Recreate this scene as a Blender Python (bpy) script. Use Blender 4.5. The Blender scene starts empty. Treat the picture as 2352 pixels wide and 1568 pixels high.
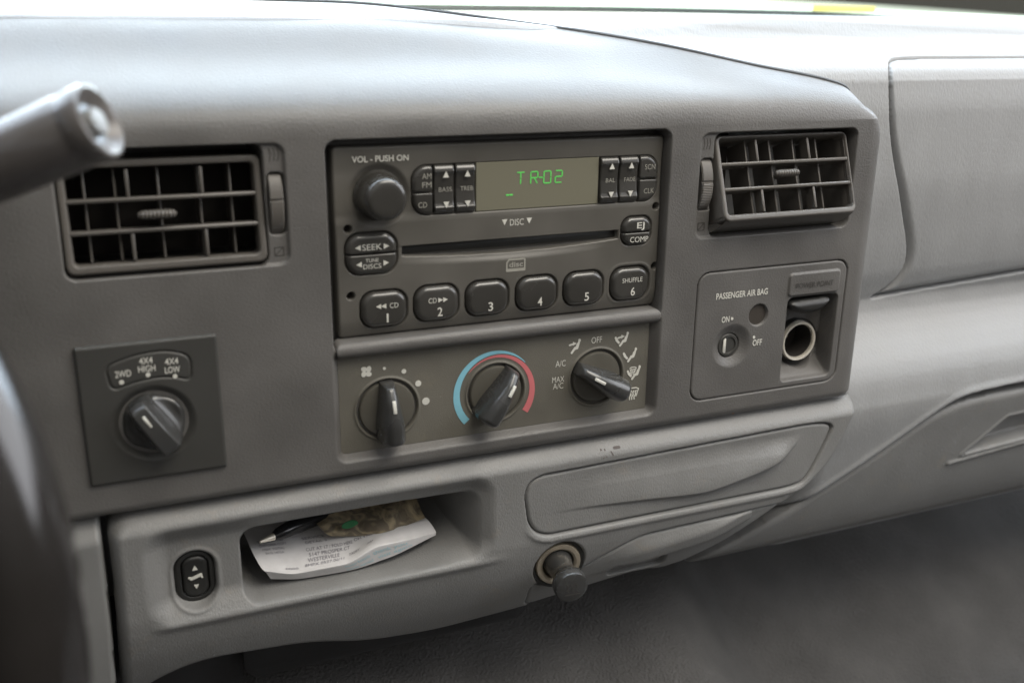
import bpy, math, random
import numpy as np
from mathutils import Matrix, Vector
R = math.radians
rng = random.Random(7)
sc = bpy.context.scene
COL = sc.collection

# ---------------------------------------------------------------- frame, camera, light
# dashboard frame in millimetres: u to the right, v up the panel, w out of the panel towards the seats
TILT = R(8)
F = Matrix(((1, 0, 0, 0), (0, math.sin(TILT), -math.cos(TILT), 0),
            (0, math.cos(TILT), math.sin(TILT), 1.0), (0, 0, 0, 1)))
CU = np.array([0.92276359, -0.10898844, 0.36963343])      # panel axes in camera space
CV = np.array([0.01128612, -0.95111806, -0.30862122])
CW = np.array([0.38520118, 0.28895615, -0.87642706])
CPOS = np.array([-200.687, 146.056, 492.958])
EX, EY, EZ = [np.array([CU[i], CV[i], CW[i]]) for i in range(3)]

def W3(p):
    return F @ Vector((p[0] * .001, p[1] * .001, p[2] * .001))

cd = bpy.data.cameras.new('camera')
cd.sensor_width = 36; cd.lens = 36 * 2257.3 / 2352
cd.clip_start = .01; cd.clip_end = 200
cd.dof.use_dof = True; cd.dof.focus_distance = .605; cd.dof.aperture_fstop = 5.6
cam = bpy.data.objects.new('camera', cd); COL.objects.link(cam)
M = Matrix.Identity(4)
for i in range(3):
    M[i][0] = EX[i]; M[i][1] = -EY[i]; M[i][2] = -EZ[i]; M[i][3] = CPOS[i] * .001
cam.matrix_world = F @ M
sc.camera = cam

world = bpy.data.worlds.new('World'); sc.world = world; world.use_nodes = True
bg = world.node_tree.nodes['Background']
bg.inputs[1].default_value = 1.0
_nt = world.node_tree; _tc = _nt.nodes.new('ShaderNodeTexCoord'); _sx = _nt.nodes.new('ShaderNodeSeparateXYZ')
_cr = _nt.nodes.new('ShaderNodeValToRGB'); _mr = _nt.nodes.new('ShaderNodeMapRange')      # dim cab below, daylight above
_mr.inputs[1].default_value = -1; _mr.inputs[2].default_value = 1
_nt.links.new(_tc.outputs['Generated'], _sx.inputs[0]); _nt.links.new(_sx.outputs[2], _mr.inputs[0]); _nt.links.new(_mr.outputs[0], _cr.inputs[0])
_e = _cr.color_ramp.elements; _e[0].position = .30; _e[0].color = (.04, .037, .033, 1); _e[1].position = .80; _e[1].color = (.42, .41, .40, 1)
_m = _e.new(.52); _m.color = (.10, .094, .085, 1)
_nt.links.new(_cr.outputs[0], bg.inputs[0])

def area(name, pos, target, sx, sy, power, col):
    l = bpy.data.lights.new(name, 'AREA'); l.shape = 'RECTANGLE'; l.size = sx; l.size_y = sy
    l.energy = power; l.color = col
    o = bpy.data.objects.new(name, l); COL.objects.link(o)
    p = W3(pos); t = W3(target); o.location = p
    o.rotation_euler = (t - p).to_track_quat('-Z', 'Y').to_euler()
    return o
area('windshield_daylight', (150, 455, -145), (150, 65, 355), 1.8, .64, 23, (.72, .82, 1.0))
area('side_window_daylight', (980, 430, 300), (150, 0, 0), 1.2, .6, 7, (.93, .95, 1.0))
area('outside_daylight', (250, 620, -1100), (250, 150, -700), 1.6, .7, 14, (.95, 1.0, .96))
area('overhead_fill', (350, 1000, 560), (60, -20, 0), 1.0, .6, 13, (1.0, .94, .84))  # added fill lamp above the camera, set high to keep the cubby shaded

sc.view_settings.view_transform = 'Standard'; sc.view_settings.look = 'None'
sc.view_settings.exposure = 0.10; sc.view_settings.gamma = 1
sc.view_settings.use_curve_mapping = False
sc.cycles.max_bounces = 8

def at(x, y, w):
    """point of height w above the panel plane seen at (x, y) of a 2352 px wide picture"""
    r = (x - 1176) * EX + (y - 784) * EY + 2257.3 * EZ
    t = (w - CPOS[2]) / r[2]
    return CPOS + r * t

# ---------------------------------------------------------------- materials
def new_mat(name):
    m = bpy.data.materials.new(name); m.use_nodes = True
    return m, m.node_tree, m.node_tree.nodes['Principled BSDF']

def plastic(name, col, rough=.5, grain=900, bump=.12, var=.12, dust=0.0, dustcol=(.5, .48, .44), spec=.5, coat=0, stretch=(1, 1, 1), stain=None):
    m, nt, b = new_mat(name)
    N = nt.nodes; L = nt.links
    tc = N.new('ShaderNodeTexCoord'); mp = N.new('ShaderNodeMapping'); L.new(tc.outputs['Object'], mp.inputs[0])
    mp.inputs['Scale'].default_value = stretch
    n1 = N.new('ShaderNodeTexNoise'); n1.inputs['Scale'].default_value = 22; n1.inputs['Detail'].default_value = 6
    L.new(mp.outputs[0], n1.inputs[0])
    r1 = N.new('ShaderNodeMapRange'); r1.inputs[1].default_value = .3; r1.inputs[2].default_value = .7
    r1.inputs[3].default_value = 1 - var; r1.inputs[4].default_value = 1 + var
    L.new(n1.outputs[0], r1.inputs[0])
    mul = N.new('ShaderNodeVectorMath'); mul.operation = 'SCALE'; mul.inputs[0].default_value = col
    L.new(r1.outputs[0], mul.inputs['Scale'])
    last = mul.outputs[0]
    if stain:
        n4 = N.new('ShaderNodeTexNoise'); n4.inputs['Scale'].default_value = 48; n4.inputs['Detail'].default_value = 8; n4.inputs['Roughness'].default_value = .75
        L.new(tc.outputs['Object'], n4.inputs[0])
        r4 = N.new('ShaderNodeMapRange'); r4.inputs[1].default_value = .57; r4.inputs[2].default_value = .70
        r4.inputs[3].default_value = 0; r4.inputs[4].default_value = .55; L.new(n4.outputs[0], r4.inputs[0])
        mx = N.new('ShaderNodeMix'); mx.data_type = 'RGBA'; L.new(r4.outputs[0], mx.inputs[0])
        L.new(last, mx.inputs[6]); mx.inputs[7].default_value = (*stain, 1); last = mx.outputs[2]
    if dust > 0:
        n2 = N.new('ShaderNodeTexVoronoi'); n2.inputs['Scale'].default_value = 170; L.new(tc.outputs['Object'], n2.inputs['Vector'])
        n3 = N.new('ShaderNodeTexNoise'); n3.inputs['Scale'].default_value = 30; L.new(tc.outputs['Object'], n3.inputs[0])
        r2 = N.new('ShaderNodeMapRange'); r2.inputs[1].default_value = .055; r2.inputs[2].default_value = .02
        L.new(n2.outputs['Distance'], r2.inputs[0])
        r3 = N.new('ShaderNodeMapRange'); r3.inputs[1].default_value = .55; r3.inputs[2].default_value = .66
        r3.inputs[4].default_value = dust; L.new(n3.outputs[0], r3.inputs[0])
        mm = N.new('ShaderNodeMath'); mm.operation = 'MULTIPLY'; L.new(r2.outputs[0], mm.inputs[0]); L.new(r3.outputs[0], mm.inputs[1])
        mx2 = N.new('ShaderNodeMix'); mx2.data_type = 'RGBA'; L.new(mm.outputs[0], mx2.inputs[0])
        L.new(last, mx2.inputs[6]); mx2.inputs[7].default_value = (*dustcol, 1); last = mx2.outputs[2]
    L.new(last, b.inputs['Base Color'])
    rr = N.new('ShaderNodeMapRange'); rr.inputs[1].default_value = .3; rr.inputs[2].default_value = .7
    rr.inputs[3].default_value = rough - .10; rr.inputs[4].default_value = rough + .08
    L.new(n1.outputs[0], rr.inputs[0]); L.new(rr.outputs[0], b.inputs['Roughness'])
    b.inputs['Specular IOR Level'].default_value = spec
    b.inputs['Coat Weight'].default_value = coat; b.inputs['Coat Roughness'].default_value = .15
    if bump > 0:
        g = N.new('ShaderNodeTexNoise'); g.inputs['Scale'].default_value = grain; g.inputs['Detail'].default_value = 3
        L.new(mp.outputs[0], g.inputs[0])
        bp = N.new('ShaderNodeBump'); bp.inputs['Strength'].default_value = bump; bp.inputs['Distance'].default_value = .0006
        L.new(g.outputs[0], bp.inputs['Height']); L.new(bp.outputs[0], b.inputs['Normal'])
    return m

def simple(name, col, rough=.5, metal=0, emit=0, spec=.5):
    m, nt, b = new_mat(name)
    n = nt.nodes.new('ShaderNodeTexNoise'); n.inputs['Scale'].default_value = 160
    tc = nt.nodes.new('ShaderNodeTexCoord'); nt.links.new(tc.outputs['Object'], n.inputs[0])
    mr = nt.nodes.new('ShaderNodeMapRange'); mr.inputs[3].default_value = .88; mr.inputs[4].default_value = 1.12
    nt.links.new(n.outputs[0], mr.inputs[0])
    v = nt.nodes.new('ShaderNodeVectorMath'); v.operation = 'SCALE'; v.inputs[0].default_value = col
    nt.links.new(mr.outputs[0], v.inputs['Scale']); nt.links.new(v.outputs[0], b.inputs['Base Color'])
    b.inputs['Roughness'].default_value = rough; b.inputs['Metallic'].default_value = metal
    b.inputs['Specular IOR Level'].default_value = spec
    if emit:
        b.inputs['Emission Color'].default_value = (*col, 1); b.inputs['Emission Strength'].default_value = emit
    return m

m_bezel = plastic('bezel_plastic', (.126, .121, .115), .47, 800, .38, .15, dust=.5)
m_trim = plastic('edge_trim_plastic', (.075, .078, .082), .6, 1100, .1, .07)
m_radio = plastic('radio_plastic', (.108, .102, .090), .38, 1400, .06, .16, dust=.6)
m_climate = plastic('climate_plastic', (.138, .130, .108), .55, 1500, .35, .16, dust=.9, stain=(.20, .18, .135))
m_button = plastic('button_rubber', (.046, .044, .040), .28, 1200, .04, .25, dust=.3, coat=.7)
m_knob = plastic('knob_plastic', (.045, .045, .044), .28, 1200, .04, .2, coat=.6)
m_knobdisc = plastic('knob_disc_plastic', (.10, .094, .078), .38, 1200, .05, .15)
m_plate = plastic('switch_plate_plastic', (.055, .054, .050), .48, 1500, .10, .06)
m_black = plastic('black_plastic', (.022, .022, .021), .45, 900, .05, .1)
m_cavity = simple('cavity_black', (.028, .024, .021), .8)
m_vent = plastic('vent_plastic', (.115, .106, .095), .42, 1200, .05, .08)
m_light = plastic('light_grey_plastic', (.212, .211, .206), .47, 620, .5, .06, dust=.35, dustcol=(.7, .68, .62), stretch=(1.7, .9, 1), stain=(.26, .235, .20))
m_lightpad = plastic('light_grey_vinyl', (.30, .302, .302), .50, 420, .5, .04, stretch=(1.8, .8, 1))
m_column = plastic('knee_panel_plastic', (.21, .21, .205), .5, 900, .12, .05)
m_white = simple('white_print', (.66, .65, .59), .6)
m_faint = simple('worn_print', (.33, .32, .28), .6)
m_emboss = simple('embossed_letters', (.055, .05, .046), .5)
m_blue = simple('blue_print', (.24, .54, .66), .6)
m_red = simple('red_print', (.62, .17, .18), .6)
m_green = simple('green_digits', (.10, .55, .10), .5, emit=.28)
m_metal = simple('bright_metal', (.98, .92, .80), .42, .7)
m_brass = simple('worn_metal_ring', (.62, .54, .42), .42, .85)
m_leather = plastic('wheel_leather', (.016, .014, .013), .22, 900, .06, .2, coat=1.0)
m_lever = plastic('lever_plastic', (.12, .11, .105), .26, 900, .03, .1)
m_carpet = plastic('carpet_fibre', (.085, .083, .082), .98, 520, .8, .20, dust=.8, dustcol=(.3, .25, .2))
m_carpet.node_tree.nodes['Bump'].inputs['Distance'].default_value = .004
m_rubber = plastic('dark_rubber', (.028, .028, .030), .6, 300, .3, .3)
m_paper = simple('receipt_paper', (.66, .65, .65), .8)
m_ink = simple('printed_ink', (.22, .21, .24), .7)
m_inkblue = simple('printed_cyan_ink', (.40, .62, .68), .7)
m_pen = simple('pen_black', (.012, .012, .014), .18)
m_seal = simple('green_ink_seal', (.02, .14, .05), .6)
m_glassedge = simple('glass_edge_green', (.60, .72, .55), .2)
m_frit = simple('black_glass_band', (.03, .045, .04), .3)
m_yellow = simple('yellow_sticker', (.85, .68, .16), .5)

m_disp, nt, b = new_mat('display_window')
b.inputs['Base Color'].default_value = (.19, .182, .135, 1); b.inputs['Roughness'].default_value = .10
b.inputs['Specular IOR Level'].default_value = .8
n = nt.nodes.new('ShaderNodeTexNoise'); n.inputs['Scale'].default_value = 60; n.inputs['Detail'].default_value = 5
tc = nt.nodes.new('ShaderNodeTexCoord'); nt.links.new(tc.outputs['Object'], n.inputs[0])
cr = nt.nodes.new('ShaderNodeMapRange'); cr.inputs[3].default_value = .05; cr.inputs[4].default_value = .25
nt.links.new(n.outputs[0], cr.inputs[0]); nt.links.new(cr.outputs[0], b.inputs['Roughness'])

m_note, nt, b = new_mat('banknote_paper')
n = nt.nodes.new('ShaderNodeTexNoise'); n.inputs['Scale'].default_value = 95; n.inputs['Detail'].default_value = 10
n.inputs['Distortion'].default_value = 1.5
tc = nt.nodes.new('ShaderNodeTexCoord'); nt.links.new(tc.outputs['Object'], n.inputs[0])
cr = nt.nodes.new('ShaderNodeValToRGB'); cr.color_ramp.elements[0].position = .42; cr.color_ramp.elements[0].color = (.15, .125, .09, 1)
cr.color_ramp.elements[1].position = .62; cr.color_ramp.elements[1].color = (.40, .33, .21, 1)
nt.links.new(n.outputs[0], cr.inputs[0]); nt.links.new(cr.outputs[0], b.inputs['Base Color']); b.inputs['Roughness'].default_value = .85

m_glass, nt, b = new_mat('windshield_glass')
b.inputs['Base Color'].default_value = (.93, .97, .93, 1); b.inputs['Roughness'].default_value = .02
b.inputs['Transmission Weight'].default_value = 1; b.inputs['IOR'].default_value = 1.02

# ---------------------------------------------------------------- signed distances and helpers
def ss(a, b, x):
    t = np.clip((x - a) / (b - a), 0, 1); return t * t * (3 - 2 * t)
def sd_rr(u, v, u0, u1, v0, v1, r):
    qx = np.abs(u - (u0 + u1) / 2) - (u1 - u0) / 2 + r
    qy = np.abs(v - (v0 + v1) / 2) - (v1 - v0) / 2 + r
    return np.hypot(np.maximum(qx, 0), np.maximum(qy, 0)) + np.minimum(np.maximum(qx, qy), 0) - r
def sd_c(u, v, cx, cy, r):
    return np.hypot(u - cx, v - cy) - r
def sd_poly(u, v, P):
    P = np.asarray(P, float); d = np.full(u.shape, 1e9); s = np.ones(u.shape); n = len(P)
    j = n - 1
    for i in range(n):
        ex, ey = P[j] - P[i]; wx = u - P[i, 0]; wy = v - P[i, 1]
        t = np.clip((wx * ex + wy * ey) / (ex * ex + ey * ey), 0, 1)
        d = np.minimum(d, (wx - ex * t) ** 2 + (wy - ey * t) ** 2)
        c1 = v >= P[i, 1]; c2 = v < P[j, 1]; c3 = ex * wy > ey * wx
        s = np.where((c1 & c2 & c3) | (~c1 & ~c2 & ~c3), -s, s)
        j = i
    return s * np.sqrt(d)
def smooth_poly(P, r=6, k=3):
    """round the corners of a closed polygon (Chaikin)"""
    P = [np.array(p, float) for p in P]
    for _ in range(k):
        Q = []
        for i in range(len(P)):
            a, b_ = P[i], P[(i + 1) % len(P)]; L = np.linalg.norm(b_ - a); f = min(.25, r / max(L, 1e-6))
            Q += [a + (b_ - a) * f, b_ - (b_ - a) * f]
        P = Q; r *= .5
    return np.array(P)
def sd_line(u, v, P):
    P = np.asarray(P, float); d = np.full(u.shape, 1e9)
    for i in range(len(P) - 1):
        ex, ey = P[i + 1] - P[i]; wx = u - P[i, 0]; wy = v - P[i, 1]
        t = np.clip((wx * ex + wy * ey) / (ex * ex + ey * ey), 0, 1)
        d = np.minimum(d, np.hypot(wx - ex * t, wy - ey * t))
    return d
def pit(d, depth, width=1.2, lip=.0):
    """depth inside the outline d<0 with a soft wall ending at d=0"""
    return -depth * ss(0, -width, d)
def spline(keys, x):
    """smooth interpolation of (x, y) keys (monotone-ish cubic)"""
    k = np.array(sorted(keys), float); X = k[:, 0]; Y = k[:, 1]
    dx = np.diff(X); s = np.diff(Y) / dx
    m = np.zeros(len(X)); m[0] = s[0]; m[-1] = s[-1]
    for i in range(1, len(X) - 1):
        m[i] = 0 if s[i - 1] * s[i] <= 0 else 2 * s[i - 1] * s[i] / (s[i - 1] + s[i])
    x = np.clip(x, X[0], X[-1]); i = np.clip(np.searchsorted(X, x) - 1, 0, len(X) - 2)
    h = dx[i]; t = (x - X[i]) / h
    return (2*t**3-3*t**2+1)*Y[i] + (t**3-2*t**2+t)*h*m[i] + (-2*t**3+3*t**2)*Y[i+1] + (t**3-t**2)*h*m[i+1]

def xf(cx=0, cy=0, cz=0, rz=0, rx=0):
    return np.array(Matrix.Translation((cx, cy, cz)) @ Matrix.Rotation(R(rz), 4, 'Z') @ Matrix.Rotation(R(rx), 4, 'X'))

class G:
    """mesh collector in panel millimetres"""
    def __init__(s): s.V = []; s.Fc = []; s.n = 0
    def add(s, V, Fc, X=None):
        V = np.asarray(V, float)
        if X is not None: V = V @ X[:3, :3].T + X[:3, 3]
        s.V.append(V); s.Fc += [tuple(int(i) + s.n for i in f) for f in Fc]; s.n += len(V)
        return s
def grid_faces(ni, nj, off=0):
    i, j = np.meshgrid(np.arange(ni - 1), np.arange(nj - 1), indexing='ij')
    a = (i * nj + j).ravel() + off
    return np.stack([a, a + nj, a + nj + 1, a + 1], 1)

def relief(u0, u1, v0, v1, res, h, outline=None, skirt=3.0, X=None):
    nu = max(3, int((u1 - u0) / res) + 1); nv = max(3, int((v1 - v0) / res) + 1)
    u, v = np.meshgrid(np.linspace(u0, u1, nu), np.linspace(v0, v1, nv), indexing='ij')
    fc = grid_faces(nu, nv)
    if outline is not None:
        d = outline(u, v); e = .05
        gx = (outline(u + e, v) - outline(u - e, v)) / (2 * e); gy = (outline(u, v + e) - outline(u, v - e)) / (2 * e)
        gn = np.maximum(np.hypot(gx, gy), 1e-6); lim = 1.6 * res
        out = (d > 0) & (d <= lim)
        us = np.where(out, u - gx / gn * d, u); vs = np.where(out, v - gy / gn * d, v)
        w = h(us, vs) * np.ones(u.shape); w = np.where(out, w - skirt, w)
        keep = (d <= lim).ravel(); inside = (d <= 0).ravel()
        fc = fc[keep[fc].all(1) & inside[fc].any(1)]
        used = np.zeros(nu * nv, bool); used[fc.ravel()] = True
        idx = np.cumsum(used) - 1; fc = idx[fc]
        V = np.stack([us.ravel(), vs.ravel(), w.ravel()], 1)[used]
    else:
        w = h(u, v) * np.ones(u.shape); V = np.stack([u.ravel(), v.ravel(), w.ravel()], 1)
    if X is not None: V = V @ X[:3, :3].T + X[:3, 3]
    return V, fc

def box(u0, u1, v0, v1, w0, w1, bev=.4):
    """box with chamfered edges"""
    b_ = min(bev, (u1-u0)*.45, (v1-v0)*.45, (w1-w0)*.45); V = []; Fc = []
    lv = [(w0, b_), (w0 + b_, 0), (w1 - b_, 0), (w1, b_)]
    for w, k in lv:
        V += [(u0+k+b_, v0+k, w), (u1-k-b_, v0+k, w), (u1-k, v0+k+b_, w), (u1-k, v1-k-b_, w), (u1-k-b_, v1-k, w), (u0+k+b_, v1-k, w), (u0+k, v1-k-b_, w), (u0+k, v0+k+b_, w)]
    for l in range(3):
        for i in range(8):
            j = (i + 1) % 8; Fc.append((l*8+i, l*8+j, l*8+8+j, l*8+8+i))
    Fc.append(tuple(range(7, -1, -1))); Fc.append(tuple(range(24, 32)))
    return V, Fc
def lathe(prof, n=48, cap=True):
    V = []; Fc = []
    for r, z in prof:
        for i in range(n):
            a = 2 * math.pi * i / n; V.append((r * math.cos(a), r * math.sin(a), z))
    for k in range(len(prof) - 1):
        for i in range(n):
            j = (i + 1) % n; Fc.append((k*n+i, k*n+j, (k+1)*n+j, (k+1)*n+i))
    if cap:
        Fc.append(tuple(reversed(range(n)))); Fc.append(tuple(range((len(prof)-1)*n, len(prof)*n)))
    return V, Fc
def tube(pts, rad, n=14):
    pts = [np.array(p, float) for p in pts]; V = []; Fc = []; N = len(pts)
    up = np.array([0.13, .31, .94])
    for k, p in enumerate(pts):
        t = pts[min(k + 1, N - 1)] - pts[max(k - 1, 0)]; t = t / np.linalg.norm(t)
        a = np.cross(t, up); a /= np.linalg.norm(a); b_ = np.cross(t, a)
        r = rad[k] if hasattr(rad, '__len__') else rad
        for i in range(n):
            th = 2 * math.pi * i / n; V.append(p + r * (math.cos(th) * a + math.sin(th) * b_))
    for k in range(N - 1):
        for i in range(n):
            j = (i + 1) % n; Fc.append((k*n+i, k*n+j, (k+1)*n+j, (k+1)*n+i))
    Fc.append(tuple(reversed(range(n)))); Fc.append(tuple(range((N-1)*n, N*n)))
    return V, Fc
def flat_poly(P, w, t=.12):
    P = list(P); n = len(P)
    V = [(p[0], p[1], w + t) for p in P] + [(p[0], p[1], w - .3) for p in P]
    return V, [tuple(range(n))] + [(i, n + i, n + (i+1) % n, (i+1) % n) for i in range(n)]
_eps = [0]
def stroke(g, pts, wd, w, caps=True, X=None):
    for a, b_ in zip(pts[:-1], pts[1:]):
        _eps[0] = (_eps[0] + 1) % 12
        a = np.array(a, float); b2 = np.array(b_, float); d = b2 - a; L = np.linalg.norm(d)
        if L < 1e-6: continue
        d /= L; nrm = np.array([-d[1], d[0]]) * wd / 2; P = []
        K = 6
        for i in range(K + 1):
            th = math.pi * i / K; P.append(b2 + nrm * -math.cos(th) * 1 + d * (wd / 2 * math.sin(th) if caps else 0))
        for i in range(K + 1):
            th = math.pi * i / K; P.append(a + nrm * math.cos(th) - d * (wd / 2 * math.sin(th) if caps else 0))
        Vp, Fp = flat_poly(P, w, .12 + .008 * _eps[0]); g.add(Vp, Fp, X)
def dot(g, cx, cy, r, w, sx=1, sy=1, rot=0, X=None):
    c, s = math.cos(R(rot)), math.sin(R(rot)); P = []
    for i in range(20):
        a = 2 * math.pi * i / 20; x = r * sx * math.cos(a); y = r * sy * math.sin(a)
        P.append((cx + x * c - y * s, cy + x * s + y * c))
    _eps[0] = (_eps[0] + 1) % 12
    Vp, Fp = flat_poly(P, w, .12 + .008 * _eps[0]); g.add(Vp, Fp, X)
def text(g, s, u0, v0, h, width=None, w=0, rot=0, center=False, bold=0.0, X=None):
    """lettering: baseline start (u0, v0), cap height h, fitted width"""
    c = bpy.data.curves.new('t', 'FONT'); c.body = s; c.size = 1; c.resolution_u = 3; c.offset = bold
    o = bpy.data.objects.new('t', c); COL.objects.link(o)
    dg = bpy.context.evaluated_depsgraph_get(); me = o.evaluated_get(dg).to_mesh()
    V = np.array([v.co[:] for v in me.vertices]); Fc = [tuple(p.vertices) for p in me.polygons]
    o.evaluated_get(dg).to_mesh_clear(); bpy.data.objects.remove(o); bpy.data.curves.remove(c)
    x0, x1 = V[:, 0].min(), V[:, 0].max(); sy = h / .70
    sx = (width / (x1 - x0)) if width else sy * .85
    V[:, 0] = (V[:, 0] - x0) * sx; V[:, 1] *= sy; V[:, 2] = .15
    if center: V[:, 0] -= (x1 - x0) * sx / 2
    c_, s_ = math.cos(R(rot)), math.sin(R(rot))
    x = V[:, 0] * c_ - V[:, 1] * s_ + u0; y = V[:, 0] * s_ + V[:, 1] * c_ + v0
    g.add(np.stack([x, y, V[:, 2] + w], 1), Fc, X)
def tri(g, cx, cy, s, w, d='up', X=None):
    P = {'up': [(-.5, -.45), (.5, -.45), (0, .55)], 'down': [(.5, .45), (-.5, .45), (0, -.55)],
         'left': [(.5, -.5), (.5, .5), (-.5, 0)], 'right': [(-.5, .5), (-.5, -.5), (.5, 0)]}[d]
    Vp, Fp = flat_poly([(cx + a * s, cy + b_ * s) for a, b_ in P], w); g.add(Vp, Fp, X)

def link(name, V, Fc, mat, origin=(0, 0, 0), parent=None, smooth=True):
    me = bpy.data.meshes.new(name); V = (np.asarray(V, float) - np.array(origin)) * .001
    if isinstance(Fc, np.ndarray):
        nf = len(Fc); me.vertices.add(len(V)); me.vertices.foreach_set('co', V.astype(np.float32).ravel())
        me.loops.add(nf * 4); me.loops.foreach_set('vertex_index', Fc.astype(np.int32).ravel())
        me.polygons.add(nf); me.polygons.foreach_set('loop_start', np.arange(0, nf * 4, 4, dtype=np.int32))
        me.polygons.foreach_set('loop_total', np.full(nf, 4, dtype=np.int32))
        me.update(calc_edges=True); me.validate()
    else:
        me.from_pydata([tuple(v) for v in V], [], [tuple(f) for f in Fc]); me.update()
    me.materials.append(mat)
    if smooth:
        me.polygons.foreach_set('use_smooth', [True] * len(me.polygons))
        if not isinstance(Fc, np.ndarray):
            try: me.set_sharp_from_angle(angle=R(38))
            except Exception: pass
    o = bpy.data.objects.new(name, me); COL.objects.link(o)
    if parent is not None: o.parent = parent
    else: o.matrix_world = F @ Matrix.Translation([c * .001 for c in origin])
    return o

class Thing:
    def __init__(s, name, label, cat, origin=(0, 0, 0), group=None):
        s.o = bpy.data.objects.new(name, None); COL.objects.link(s.o); s.o.empty_display_size = .01
        s.o.matrix_world = F @ Matrix.Translation([c * .001 for c in origin]); s.org = origin
        s.o['label'] = label; s.o['category'] = cat
        if group: s.o['group'] = group
    def part(s, name, V, Fc, mat, parent=None, label=None, smooth=True):
        p = link(name, V, Fc, mat, s.org, parent or s.o, smooth)
        if label: p['label'] = label
        return p
    def g(s, name, g, mat, parent=None, label=None, smooth=True):
        return s.part(name, np.concatenate(g.V), g.Fc, mat, parent, label, smooth)
def solo(name, label, cat, V, Fc, mat, origin=(0, 0, 0), group=None, kind=None):
    o = link(name, V, Fc, mat, origin)
    if kind: o['kind'] = kind
    o['label'] = label; o['category'] = cat
    if group: o['group'] = group
    return o

# ================================================================ LARGE STRUCTURE
# ---- centre bezel
KEYC = {
 -430: [(96,-.2),(103,-2.5),(109,-8),(115,-18),(120,-30),(126,-43),(132,-53),(139,-63),(146,-75),(152,-100),(159,-180)],
 -60: [(96,-.2),(103,-2.5),(109,-8),(115,-18),(120,-30),(125.5,-43),(131.5,-53),(138.5,-63),(145.5,-75),(151.5,-96),(156.5,-140)],
 60: [(95.5,-.2),(102.5,-2.5),(108,-8),(113.5,-17),(118,-27),(122.5,-37),(127,-46),(131.5,-54.5),(136,-64),(140.5,-77),(144.5,-92)],
 126: [(95,-.2),(102,-2.2),(107,-7),(111.5,-16),(115,-25),(118.5,-32),(122,-38.5),(125.5,-45),(129,-51),(132,-56.5),(134.5,-62)],
 183: [(94,-.2),(99.5,-1.8),(104,-4.8),(107.5,-9),(110.5,-13.5),(113,-18),(115,-22),(117,-26),(119,-30),(121,-34),(122.5,-38)],
 238: [(92,-.2),(95,-1.1),(98,-2.6),(100.5,-4.6),(102.8,-7),(104.7,-9.4),(106.3,-12),(107.8,-14.4),(109.2,-16.8),(110.4,-19),(111.5,-21)],
 256: [(91.5,-.3),(93,-1.1),(94.5,-2.3),(96,-3.9),(97.3,-5.7),(98.5,-7.7),(99.5,-9.8),(100.4,-11.9),(101.2,-14),(101.9,-16),(102.5,-18)]}
A0 = 252.0; RR = 15.0; B0 = 91.0; NK = 11
aa = np.concatenate([np.linspace(-430, -240, 60, endpoint=False), np.arange(-240, A0, .62),
                     A0 + np.linspace(0, RR * math.pi / 2, 26), A0 + RR * math.pi / 2 + np.array([6., 16., 34.])])
bf = np.concatenate([np.array([-104., -101., -98.]), np.arange(-96.6, B0, .62)])
nt_ = 110
th = np.clip((aa - A0) / RR, 0, math.pi / 2)
U_ = np.where(aa <= A0, aa, A0 + RR * np.sin(th)); WR = np.where(aa <= A0, 0, -RR * (1 - np.cos(th)))
WR = WR - np.maximum(aa - (A0 + RR * math.pi / 2), 0)
ku = sorted(KEYC); keys = np.array([KEYC[k] for k in ku], float)
prof = np.zeros((len(aa), NK, 2))
for j in range(NK):
    for c in range(2): prof[:, j, c] = spline([(k, keys[i, j, c]) for i, k in enumerate(ku)], np.clip(aa, -430, 256))
tt = np.linspace(0, NK, nt_ + 1)[1:]
TV = np.zeros((len(aa), nt_)); TW = np.zeros((len(aa), nt_))
for i in range(len(aa)):
    pv = np.concatenate([[B0], prof[i, :, 0]]); pw = np.concatenate([[0], prof[i, :, 1]])
    TV[i] = spline(list(zip(range(NK + 1), pv)), tt); TW[i] = spline(list(zip(range(NK + 1), pw)), tt)
ker = np.array([1, 2, 3, 4, 3, 2, 1.]); ker /= ker.sum()
def sm(A):
    Pd = np.pad(A, ((0, 0), (3, 3)), 'edge'); B = np.stack([np.convolve(r, ker, 'valid') for r in Pd]); B[:, 0] = A[:, 0]; B[:, -1] = A[:, -1]; return B
for _ in range(14):
    TV = sm(TV); TW = sm(TW)
uu, vv = np.meshgrid(U_, bf, indexing='ij')
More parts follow.
